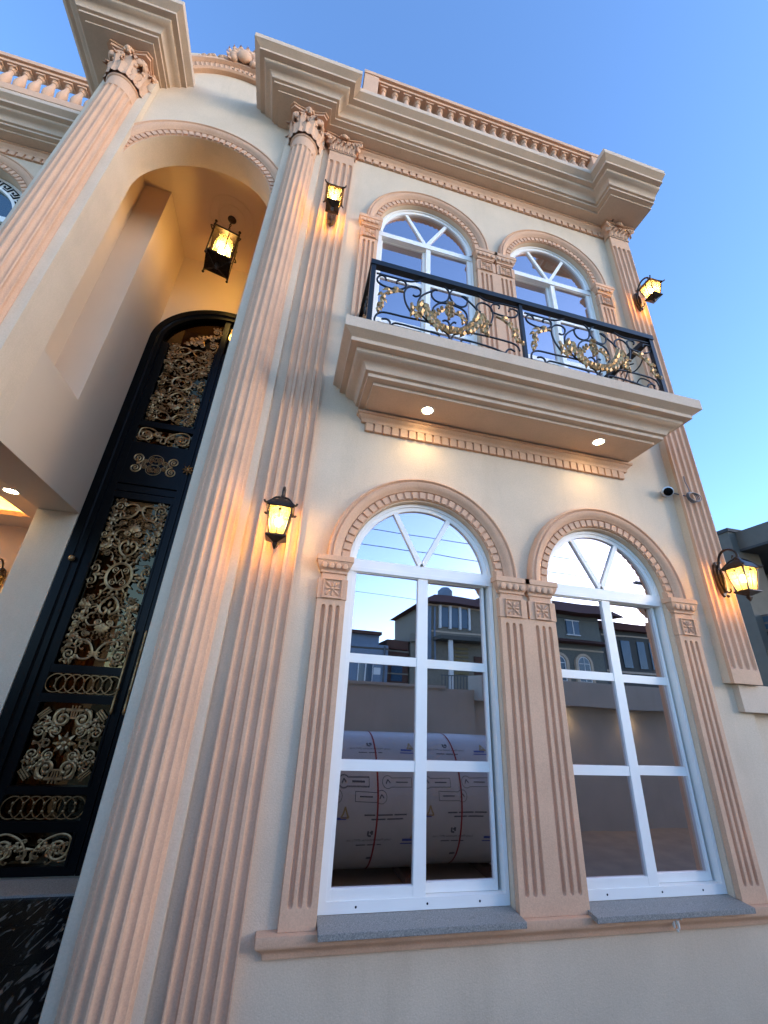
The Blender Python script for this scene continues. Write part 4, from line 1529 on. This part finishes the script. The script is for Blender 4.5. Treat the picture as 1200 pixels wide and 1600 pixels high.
# recessed downlights
def downlight(loc, label, w, r=.052):
    o = empty('downlight', loc)
    tag(o, label, 'downlight', 'recessed downlights')
    b = MB()
    b.lathe([(r + .014, .0), (r + .014, -.006), (r, -.008), (r - .006, .0)], (0, 0, 0), 24)
    b.build('trim_ring', M['white'], o)
    b = MB()
    b.lathe([(r - .006, -.003), (r * .5, -.006), (.003, -.007)], (0, 0, 0), 24)
    b.build('lens', M['spot'], o)
    l = bpy.data.lights.new('spot', 'SPOT')
    l.energy = w
    l.color = (1.0, .76, .42)
    l.spot_size = radians(125)
    l.spot_blend = .8
    l.shadow_soft_size = .04
    k = bpy.data.objects.new('spot', l)
    COL.objects.link(k)
    k.location = (0, 0, -.02)
    k.parent = o
    return o
downlight((.494, -.315, ZB + .002), 'lit round downlight in the balcony underside above the left lower window', SPOT_W)
downlight((2.285, -.37, ZB + .002), 'lit round downlight in the balcony underside above the right lower window', SPOT_W)
downlight((-3.678, 1.753, 3.586), 'lit round downlight in the porch room ceiling at the left edge', SPOT_W * 2.5, .07)

# camera with coiled lead
CM = Matrix.Translation((-.012, -.045, .008)) @ Vector((-.55, -.72, -.42)).to_track_quat('Z', 'Y').to_matrix().to_4x4()
cc = empty('security_camera', (3.29, YW, 3.86))
tag(cc, 'small dome security camera on the wall beside the right corner pilaster', 'camera')
b = MB()
b.box(-.03, .03, -.015, 0, -.03, .03)
b.tube([(0, -.01, 0), (-.012, -.05, .008)], .014, 8)
b.build('bracket', M['silver'], cc)
b = MB()
b.xform(Matrix.Identity(4))
b.lathe([(.02, .0), (.05, .012), (.056, .05), (.054, .075), (.046, .08)], (0, 0, 0), 20)
b.xform(CM)
b.build('housing', M['silver'], cc)
b = MB()
b.lathe([(.046, .074), (.044, .083), (.02, .088), (.004, .089)], (0, 0, 0), 20)
b.xform(CM)
b.build('lens_window', M['black'], cc)
cab = MB()
for k in range(4):
    ph = k * .5
    cab.tube([(3.50 + (.062 + .006 * k) * cos(a) + .008 * k, -.205 - .007 * k, 3.80 + (.062 - .004 * k) * sin(a)) for a in [ph + 2 * pi * j / 24 for j in range(25)]], .0042, 5)
cab.tube([(3.33, -.10, 3.88), (3.37, -.12, 3.87), (3.42, -.17, 3.83), (3.45, -.20, 3.81)], .006, 5, smooth=4)
cab.tube([(3.50, -.205, 3.86), (3.495, -.20, 3.93), (3.485, -.195, 3.99), (3.492, -.192, 4.06)], .005, 5, smooth=4)
o = cab.build('coiled_cable', M['steel'], None)
tag(o, 'coil of dark cable hanging on the right corner pilaster next to the camera', 'cable')

# ------------------------------------------------------------------ ground, porch floor, walls
b = MB().box(-400, 400, -400, 400, GZ - .3, GZ)
tag(b.build('ground', M['paving'], None, 0), kind='structure')
pf = MB().box(-3.47, -.90, -.95, 1.94, GZ, .09)
pf.box(-3.47, -.90, -1.30, -.951, GZ, -.15)
pf.box(-3.47, -.90, -1.65, -1.301, GZ, -.40)
pf = pf.build('porch_floor', M['marble'], None, 0)
tag(pf, kind='structure')
ys = [-.95, -.115, .578, 1.071, 1.523]
for i in range(4):
    for j, (xa, xb) in enumerate(((-2.968, -2.18), (-2.18, -1.392)) if i > 0 else ((-3.47, -2.6), (-2.6, -1.75), (-1.75, -.90))):
        y1 = ys[i + 1] if i != 0 else -.155
        k = MB().box(xa + .002, xb - .002, ys[i] + .002 + (.0 if i != 1 else -.04), y1 - .002, .091, .114)
        k.build('slab', M['marble' if i == 2 else 'marble_b'], pf, 0)
k = MB().box(-2.968, -1.04, 1.525, 1.845, .091, .128)
tag(k.build('threshold', M['granite'], pf, 0), None)
k = MB().box(-9, -3.48, .0, 3.1, GZ, .10).build('porch_room_floor', M['granite'], None, 0)
tag(k, kind='structure')

bw = MB().box(3.664, 12.0, -.02, .18, GZ, 1.75).build('boundary_wall', M['cream'], None)
tag(bw, 'low cream boundary wall with thick coping at the right house corner', 'wall')
MB().box(3.50, 12.0, -.135, .30, 1.742, 1.966).build('coping', M['cornice'], bw)

# neighbour on the right
nb = empty('neighbour_house', (16, 9, GZ))
tag(nb, 'dark grey modern house with recessed balcony behind the right lantern', 'house')
NI = Matrix.Translation((-16, -9, -GZ))
def npart(b, name, m):
    o = b.build(name, M[m], nb, 0)
    o.matrix_parent_inverse = NI
    return o
npart(MB().box(11.7, 12.6, 5.2, 14, GZ, 6.70), 'wall', 'grey_house')
npart(MB().box(12.6, 22, 6.6, 14, GZ, 6.4).box(11.95, 22, 3.0, 5.199, 6.10, 6.62), 'parapet', 'grey_house')
npart(MB().box(11.93, 22, 2.98, 6.59, 6.03, 6.099), 'canopy', 'dark_grey')
npart(MB().box(11.94, 22, 3.0, 5.62, 3.38, 3.80), 'balcony_slab', 'dark_grey')
npart(MB().box(13.2, 22, 6.55, 6.59, 3.9, 5.4), 'window', 'far_glass')
npart(MB().tube([(11.66, 6.4, GZ), (11.66, 6.4, 6.6)], .05, 6), 'drainpipe', 'steel')
npart(MB().box(11.66, 12.64, 5.16, 9, 6.62, 6.72), 'parapet_cap', 'dark_grey')
rl = MB()
for z in (3.815, 4.0, 4.20):
    rl.box(11.945, 11.985, 3.02, 5.60, z, z + .035)
for y in (3.02, 3.88, 4.74, 5.56):
    rl.box(11.945, 11.985, y, y + .04, 3.80, 4.2)
npart(rl, 'railing', 'steel')
for y in (3.08, 3.94, 4.80):
    npart(MB().box(11.955, 11.965, y, y + .76, 3.86, 3.99).box(11.955, 11.965, y, y + .76, 4.045, 4.19), 'railing_pane', 'far_glass')
npart(MB().box(12.1, 22, 5.1, 6, GZ, 3.37), 'wall', 'grey_house')

# ------------------------------------------------------------------ what the windows reflect: the far side of the forecourt and street
fw = MB()
fw.box(-14, 3.9, -6.25, -6.0, GZ, 1.93)
fw.box(-14, 3.2, -6.30, -5.95, 1.93, 1.99)
fw.box(3.9, 16, -6.3, -5.6, 1.73, 2.24)
fw.box(3.9, 16, -6.25, -6.05, GZ, 1.73)
fw = fw.build('compound_wall', M['taupe'], None)
tag(fw, 'long taupe compound wall across the forecourt, mirrored in the lower windows', 'wall')
for i, x in enumerate((6.1, 7.85, 9.6)):
    downlight((x, -5.85, 1.728), ('lit downlight under the compound wall ledge mirrored in the left pane of the right window', 'lit downlight under the compound wall ledge mirrored in the right pane of the right window', 'lit downlight under the compound wall ledge farthest from the entrance')[i], SPOT_W * 1.3, .05)

# big roll wrapped in printed film
RC, RR_ = Vector((0, -4.15, .32)), .86
roll = empty('wrapped_roll', (1.6, -4.15, GZ))
tag(roll, 'large horizontal roll in printed grey plastic film with red straps, mirrored in the left window', 'wrapped roll')
RI = Matrix.Translation((-1.6, 4.15, -GZ))
def rpart(b, name, m, sharp=35):
    o = b.build(name, M[m], roll, sharp)
    o.matrix_parent_inverse = RI
    return o
XR0, XR1 = .05, 3.25
b = MB()
b.grid([[(x, RC.y + RR_ * cos(2 * pi * k / 64), RC.z + RR_ * sin(2 * pi * k / 64)) for k in range(64)] for x in [XR0 + (XR1 - XR0) * i / 10 for i in range(11)]], closed=True, caps=True)
rpart(b, 'film', 'film')
for x in (1.08, 2.36):
    b = MB()
    b.grid([[(x + dx, RC.y + (RR_ + .004) * cos(2 * pi * k / 64), RC.z + (RR_ + .004) * sin(2 * pi * k / 64)) for k in range(64)] for dx in (-.012, .012)], closed=True)
    rpart(b, 'strap', 'strap')
b = MB()
for x in (.3, 1.7, 3.0):
    b.box(x - .08, x + .08, RC.y - .5, RC.y + .5, GZ, GZ + .11)
    b.add([(x - .07, RC.y - .6, GZ + .1), (x + .07, RC.y - .6, GZ + .1), (x + .07, RC.y - .3, GZ + .1), (x - .07, RC.y - .3, GZ + .1), (x - .07, RC.y - .6, GZ + .3), (x + .07, RC.y - .6, GZ + .3)],
          [(0, 1, 2, 3), (0, 1, 5, 4), (4, 5, 2, 3), (0, 3, 4), (1, 5, 2)])
rpart(b, 'chock', 'brown_house')
def wrap(x, h, lift=.003):
    """x along the roll seen from the house, h height above the axis measured round the surface"""
    a = h / RR_
    return (x, RC.y + (RR_ + lift) * cos(a), RC.z + (RR_ + lift) * sin(a))
def print_text(txt, xr, h, size, m):
    cu = bpy.data.curves.new('print', 'FONT')
    cu.body = txt
    cu.size = size
    cu.align_x = 'CENTER'
    o = bpy.data.objects.new('print', cu)
    COL.objects.link(o)
    bpy.context.view_layer.update()
    oe = o.evaluated_get(bpy.context.evaluated_depsgraph_get())
    me = oe.to_mesh()
    vs = [wrap(xr - v.co.x, h + v.co.y) for v in me.vertices]
    fs = [tuple(p.vertices) for p in me.polygons]
    oe.to_mesh_clear()
    bpy.data.objects.remove(o, do_unlink=True)
    b = MB()
    b.add(vs, fs)
    rpart(b, 'print', m, 0)
def strip(b, pts, w):
    for (p, q) in zip(pts, pts[1:]):
        d = Vector((q[0] - p[0], q[1] - p[1]))
        if d.length < 1e-6: continue
        nrm = Vector((-d.y, d.x)).normalized() * w
        b.add([wrap(p[0] + nrm.x, p[1] + nrm.y), wrap(q[0] + nrm.x, q[1] + nrm.y), wrap(q[0] - nrm.x, q[1] - nrm.y), wrap(p[0] - nrm.x, p[1] - nrm.y)], [(0, 1, 2, 3)])
random.seed(3)
def squares(x, h, pts, w, m):
    b = MB()
    for pl in pts:
        strip(b, [(x + p[0], h + p[1]) for p in pl], w)
    rpart(b, 'print', m, 0)
for i in range(3):
    x0 = 1.0 + 1.24 * (i - .0) if i < 2 else -.24 + .62
    full = i < 2
    for h in (.75, -.38):
        if not full:
            continue
        print_text('Lucky Plastic Industries (PVT.) Ltd.', x0, h, .044, 'print_dark')
        squares(x0, h - .055, [[(-.17, 0), (-.04, 0)], [(-.02, 0), (.10, 0)], [(.12, 0), (.18, 0)]], .007, 'print_dark')
        squares(x0, h + .10, [[(-.025, .03), (-.025, -.03), (.02, -.035)], [(0, .0), (.03, .03), (.03, -.02)]], .012, 'print_dark')
        squares(x0 + .58, h + .0, [[(-.11, 0), (.07, 0)]], .017, 'print_blue')
        squares(x0 + .58, h - .05, [[(-.13, 0), (.09, 0)]], .008, 'print_blue')
        squares(x0 + .63, h + .05, [[(-.05, -.03), (.05, -.03), (.02, .03), (.0, .09), (-.02, .02), (-.05, -.03)], [(-.02, -.01), (.03, -.01)]], .010, 'print_gold')
    for (hx, hh, fl) in ((-.40, .30, 1), (.22, .31, 1), (.13, .14, -1)):
        c, r = x0 + hx, .075
        if c - .1 < XR0 or c + .35 > XR1:
            continue
        squares(c, hh, [[(r * cos(radians(a)) * fl, r * sin(radians(a))) for a in range(40, 325, 15)] + [(fl * .36, -.055), (fl * .36, .055), (r * cos(radians(40)) * fl, r * sin(radians(40)))]], .0035, 'print_dark')
        squares(c, hh, [[(-.025, -.02), (0, .03), (.035, -.01)], [(fl * .12, .0), (fl * .30, .0)]], .007, 'print_dark')
    if full:
        squares(x0, -.06, [[(-.10, 0), (.05, 0)], [(.07, 0), (.30, 0)], [(.32, 0), (.5, 0)]], .009, 'print_dark')
        squares(x0, -.11, [[(-.0, 0), (.2, 0)], [(.22, 0), (.45, 0)]], .009, 'print_dark')
        squares(x0 - .36, -.06, [[(-.05, -.03), (.05, -.03), (.02, .03), (.0, .09), (-.02, .02), (-.05, -.03)]], .010, 'print_gold')
        squares(x0 - .40, -.10, [[(-.08, 0), (.06, 0)]], .014, 'print_blue')
        squares(x0 + .05, -.66, [[(-.04, 0), (.04, .01)]], .02, 'print_dark')

# houses across the street
def far_house(name, x, label, fn):
    o = empty(name, (x, -22, GZ))
    tag(o, label, 'house')
    inv = Matrix.Translation((-x, 22, -GZ))
    def P(b, nm, m):
        k = b.build(nm, M[m], o, 0)
        k.matrix_parent_inverse = inv
        return k
    fn(P)
def fA(P):
    P(MB().box(1.0, 5.85, -30, -22, GZ, 4.56), 'wall', 'blue_house')
    P(MB().box(3.6, 5.35, -27, -22.4, 4.56, 5.15), 'wall', 'blue_house')
    P(MB().box(3.4, 5.45, -27.2, -22.1, 5.15, 5.34), 'roof', 'brown_house')
    w = P(MB().box(4.1, 5.0, -21.98, -21.94, 2.4, 3.7), 'window', 'white')
    for x in (4.16, 4.6):
        k = MB().box(x, x + .36, -21.935, -21.93, 2.45, 3.65).build('pane', M['far_glass'], w, 0)
    w = P(MB().box(1.6, 2.6, -21.98, -21.94, 2.4, 3.7), 'window', 'white')
    MB().box(1.68, 2.52, -21.935, -21.93, 2.46, 3.64).build('pane', M['far_glass'], w, 0)
    P(MB().box(.95, 5.9, -22.06, -21.99, 4.30, 4.40).box(.95, 5.9, -22.04, -21.99, 1.9, 1.98), 'string_course', 'grey_house')
    P(MB().box(5.05, 5.45, -22.3, -21.99, 2.9, 3.3), 'air_conditioner', 'white')
    P(MB().tube([(5.62, -21.93, GZ), (5.62, -21.93, 4.5)], .05, 6), 'drainpipe', 'steel')
    P(MB().lathe([(.4, 0), (.45, .1), (.45, .8), (.2, 1.0), (.05, 1.02)], (2.2, -24, 4.57), 14), 'water_tank', 'dark_grey')
def fB(P):
    P(MB().box(5.9, 7.3, -30, -22.5, GZ, 5.0), 'wall', 'brown_house')
    P(MB().box(6.2, 6.9, -22.48, -22.45, 2.6, 3.9), 'window', 'far_glass')
    for z in (1.4, 3.0, 4.3):
        P(MB().box(5.88, 7.32, -22.5, -22.40, z, z + .08), 'string_course', 'tan_house')
    P(MB().box(6.0, 7.2, -22.9, -22.3, 4.45, 4.52), 'canopy', 'roof_tile')
def fC(P):
    P(MB().box(7.4, 12.6, -30, -22.3, GZ, 5.0).box(8.4, 12.6, -30, -22.3, 5.0, 7.5), 'wall', 'tan_house')
    P(MB().box(7.3, 8.39, -30, -22.1, 5.0, 5.5), 'parapet', 'tan_house')
    P(MB().add([(7.9, -30, 7.5), (13.1, -30, 7.5), (13.1, -21.6, 7.5), (7.9, -21.6, 7.5), (9.4, -27, 8.4), (12.9, -27, 8.4), (12.9, -23.4, 8.4), (9.4, -23.4, 8.4)],
               [(0, 1, 2, 3), (4, 5, 6, 7), (0, 1, 5, 4), (1, 2, 6, 5), (2, 3, 7, 6), (3, 0, 4, 7)]), 'roof', 'roof_tile')
    for i in range(3):
        P(MB().box(9.45 + i * .68, 9.98 + i * .68, -22.28, -22.24, 6.1, 7.3), 'window', 'far_glass')
    for i in range(4):
        P(MB().box(9.28 + i * .68, 9.42 + i * .68, -22.28, -22.1, 6.0, 7.4), 'mullion', 'white')
    P(MB().box(8.9, 12.6, -22.3, -20.9, 5.2, 5.42), 'canopy', 'grey_house')
    for i in range(7):
        P(MB().box(10.3, 11.3, -22.28, -22.2, 3.2 + i * .26, 3.34 + i * .26), 'louvre', 'print_gold')
    P(MB().box(9.5, 9.75, -21.3, -21.1, GZ, 5.2), 'column', 'white')
    P(MB().box(8.38, 12.65, -22.36, -22.28, 5.75, 5.85).box(8.38, 12.65, -22.34, -22.28, 7.38, 7.48), 'string_course', 'cream')
    P(MB().box(8.5, 8.75, -22.27, -22.2, 3.4, 7.3).box(8.95, 9.05, -22.27, -22.2, 3.4, 7.3), 'pilaster', 'blue_house')
    w = P(MB().box(8.0, 8.35, -22.28, -22.2, 2.6, 4.2), 'window', 'white')
    MB().box(8.05, 8.3, -22.19, -22.18, 2.65, 4.15).build('pane', M['far_glass'], w, 0)
    rl = MB().box(8.9, 12.6, -21.0, -20.95, 3.0, 3.05)
    for i in range(19):
        rl.box(8.95 + i * .2, 8.98 + i * .2, -20.99, -20.96, 2.2, 3.0)
    P(rl, 'railing', 'steel')
    P(MB().box(11.7, 12.4, -22.28, -22.2, 2.4, 4.4), 'door', 'brown_house')
    P(MB().lathe([(.5, 0), (.55, .1), (.55, .7), (.3, .95), (.05, 1.0)], (10.8, -25, 8.4), 14), 'water_tank', 'blue_house')
def fD(P):
    P(MB().box(13.2, 21.5, -30, -22.3, GZ, 7.9), 'wall', 'olive_house')
    for (z, x1, pk) in ((7.7, 22.8, 1.0), (5.75, 21.8, .5)):
        P(MB().add([(12.9, -21.2, z), (x1, -21.2, z), (x1 - .3, -22.8, z + pk), (13.2, -22.8, z + pk), (12.9, -22.8, z), (x1, -22.8, z), (12.9, -30, z + pk), (x1 - .3, -30, z + pk)],
                   [(0, 1, 2, 3), (0, 1, 5, 4), (1, 5, 2), (0, 3, 4), (3, 2, 7, 6)]), 'roof', 'roof_tile')
    for i, x in enumerate((14.0, 15.9, 17.8, 19.7)):
        w = P(MB().prism_y(arch_poly(x, .5, 3.2, 4.4, .5, 10), -22.28, -22.2), 'window', 'white')
        MB().prism_y(arch_poly(x, .42, 3.28, 4.4, .42, 10), -22.195, -22.19).build('pane', M['far_glass'], w, 0)
    for x in (14.6, 19.2):
        P(MB().box(x - .5, x + .5, -22.28, -22.2, 6.4, 7.3), 'window', 'far_glass')
    P(MB().lathe([(.45, 0), (.45, .06)], (0, 0, 0), 12).xform(Matrix.Translation((17, -22.2, 6.9)) @ Matrix.Rotation(pi / 2, 4, 'X')), 'medallion', 'cream')
    for i, x in enumerate((14.0, 15.9, 17.8, 19.7)):
        o_ = MB()
        rows = [[(x + r * cos(a), y, 4.4 + r * sin(a)) for r, y in ((.52, -22.2), (.52, -22.12), (.70, -22.12), (.70, -22.29))] for a in [pi * k / 12 for k in range(13)]]
        o_.grid(rows)
        o_.box(x - .70, x - .52, -22.29, -22.12, 3.2, 4.4).box(x + .52, x + .70, -22.29, -22.12, 3.2, 4.4)
        P(o_, 'window_surround', 'cream')
        P(MB().box(x - .02, x + .02, -22.19, -22.17, 3.25, 4.8).box(x - .42, x + .42, -22.19, -22.17, 4.38, 4.42), 'glazing_bar', 'white')
    for x in (14.6, 19.2):
        P(MB().box(x - .56, x + .56, -22.26, -22.18, 6.33, 6.4).box(x - .56, x + .56, -22.26, -22.18, 7.3, 7.37).box(x - .03, x + .03, -22.2, -22.17, 6.4, 7.3), 'window_frame', 'white')
    P(MB().box(13.15, 21.55, -22.38, -22.28, 5.3, 5.42), 'string_course', 'cream')
    P(MB().box(16.6, 17.2, -22.6, -22.3, 5.95, 6.3), 'air_conditioner', 'white')
def fE(P):
    P(MB().box(22.6, 30, -32, -24, GZ, 7.3), 'wall', 'grey_house')
    P(MB().box(22.2, 30, -32, -23.4, 7.3, 7.8), 'parapet', 'roof_tile')
    for x in (23.3, 24.6, 26.0):
        P(MB().box(x, x + .7, -23.98, -23.9, 4.6, 6.6), 'window', 'far_glass')
def fE_extra(P):
    fE(P)
    P(MB().box(22.55, 30, -24.06, -23.95, 4.2, 4.35).box(22.55, 30, -24.06, -23.95, 6.9, 7.0), 'string_course', 'cream')
    P(MB().tube([(22.9, -23.9, GZ), (22.9, -23.9, 7.2)], .06, 6), 'drainpipe', 'steel')
    P(MB().box(27.2, 29.2, -23.98, -23.9, 4.6, 6.6), 'window', 'far_glass')
far_house('street_house', 3.4, 'blue grey flat roofed house mirrored at the left edge of the left window', fA)
far_house('street_house', 6.6, 'narrow brown house mirrored between the blue grey and tan houses', fB)
far_house('street_house', 10.0, 'tan house with dark hipped roof mirrored in the right pane of the left window', fC)
far_house('street_house', 17.3, 'olive house with two red tiled eaves and arched windows mirrored in the right window', fD)
far_house('street_house', 26.3, 'grey house with dark parapet mirrored at the right edge of the right window', fE_extra)
for i, (z0, z1) in enumerate(((9.6, 9.0), (8.4, 8.0), (7.9, 7.2), (6.6, 6.2), (5.9, 5.4))):
    k = MB().tube([(-10 + 4.5 * j, -12 - .25 * i, z0 + (z1 - z0) * (j / 8) - .25 * sin(pi * j / 8)) for j in range(9)], .016 if i in (1, 2) else .008, 5)
    o = k.build('overhead_cable', M['wire'], None)
    tag(o, ('topmost thin overhead street cable mirrored in the arched panes', 'thick overhead street cable second from the top', 'thick overhead street cable crossing the sky in the middle panes',
            'thin overhead street cable second from the bottom', 'lowest thin overhead street cable just above the rooftops')[i], 'cable', 'overhead street cables')
sp = MB().tube([(22.0, -17, GZ), (22.0, -17, 8.6)], .09, 8)
sp.tube([(22.0, -17, 8.3), (20.8, -16.6, 8.75), (20.0, -16.3, 8.7)], .05, 6)
sp = sp.build('street_lamp', M['steel'], None)
tag(sp, 'grey street lamp post mirrored in the right window', 'street lamp')
MB().box(19.3, 20.1, -16.45, -16.15, 8.62, 8.74).build('lamp_head', M['steel'], sp)

# potted plant inside the right window
pp = empty('potted_plant', (2.0, .45, .25))
tag(pp, 'small leafy pot plant behind the lowest left pane of the right window', 'plant')
b = MB()
b.lathe([(.10, 0), (.13, .25), (.14, .26), (.12, .26)], (0, 0, 0), 14)
b.build('pot', M['clay'], pp)
b = MB()
random.seed(5)
for k in range(16):
    a = random.uniform(0, 2 * pi)
    h = random.uniform(.35, .62)
    e = Vector((cos(a) * random.uniform(.05, .28), sin(a) * .12, h))
    b.tube([Vector((0, 0, .24)), Vector((e.x * .4, e.y * .4, h * .8)), e], .004, 4, smooth=3)
    for q in range(3):
        d = Vector((random.uniform(-1, 1), random.uniform(-.5, .5), random.uniform(-.2, .8))).normalized() * .06
        s = d.cross(Vector((0, 1, 0.1))).normalized() * .022
        b.add([e, e + d * .5 + s, e + d, e + d * .5 - s], [(0, 1, 2, 3)])
b.build('foliage', M['leaf'], pp, 0)
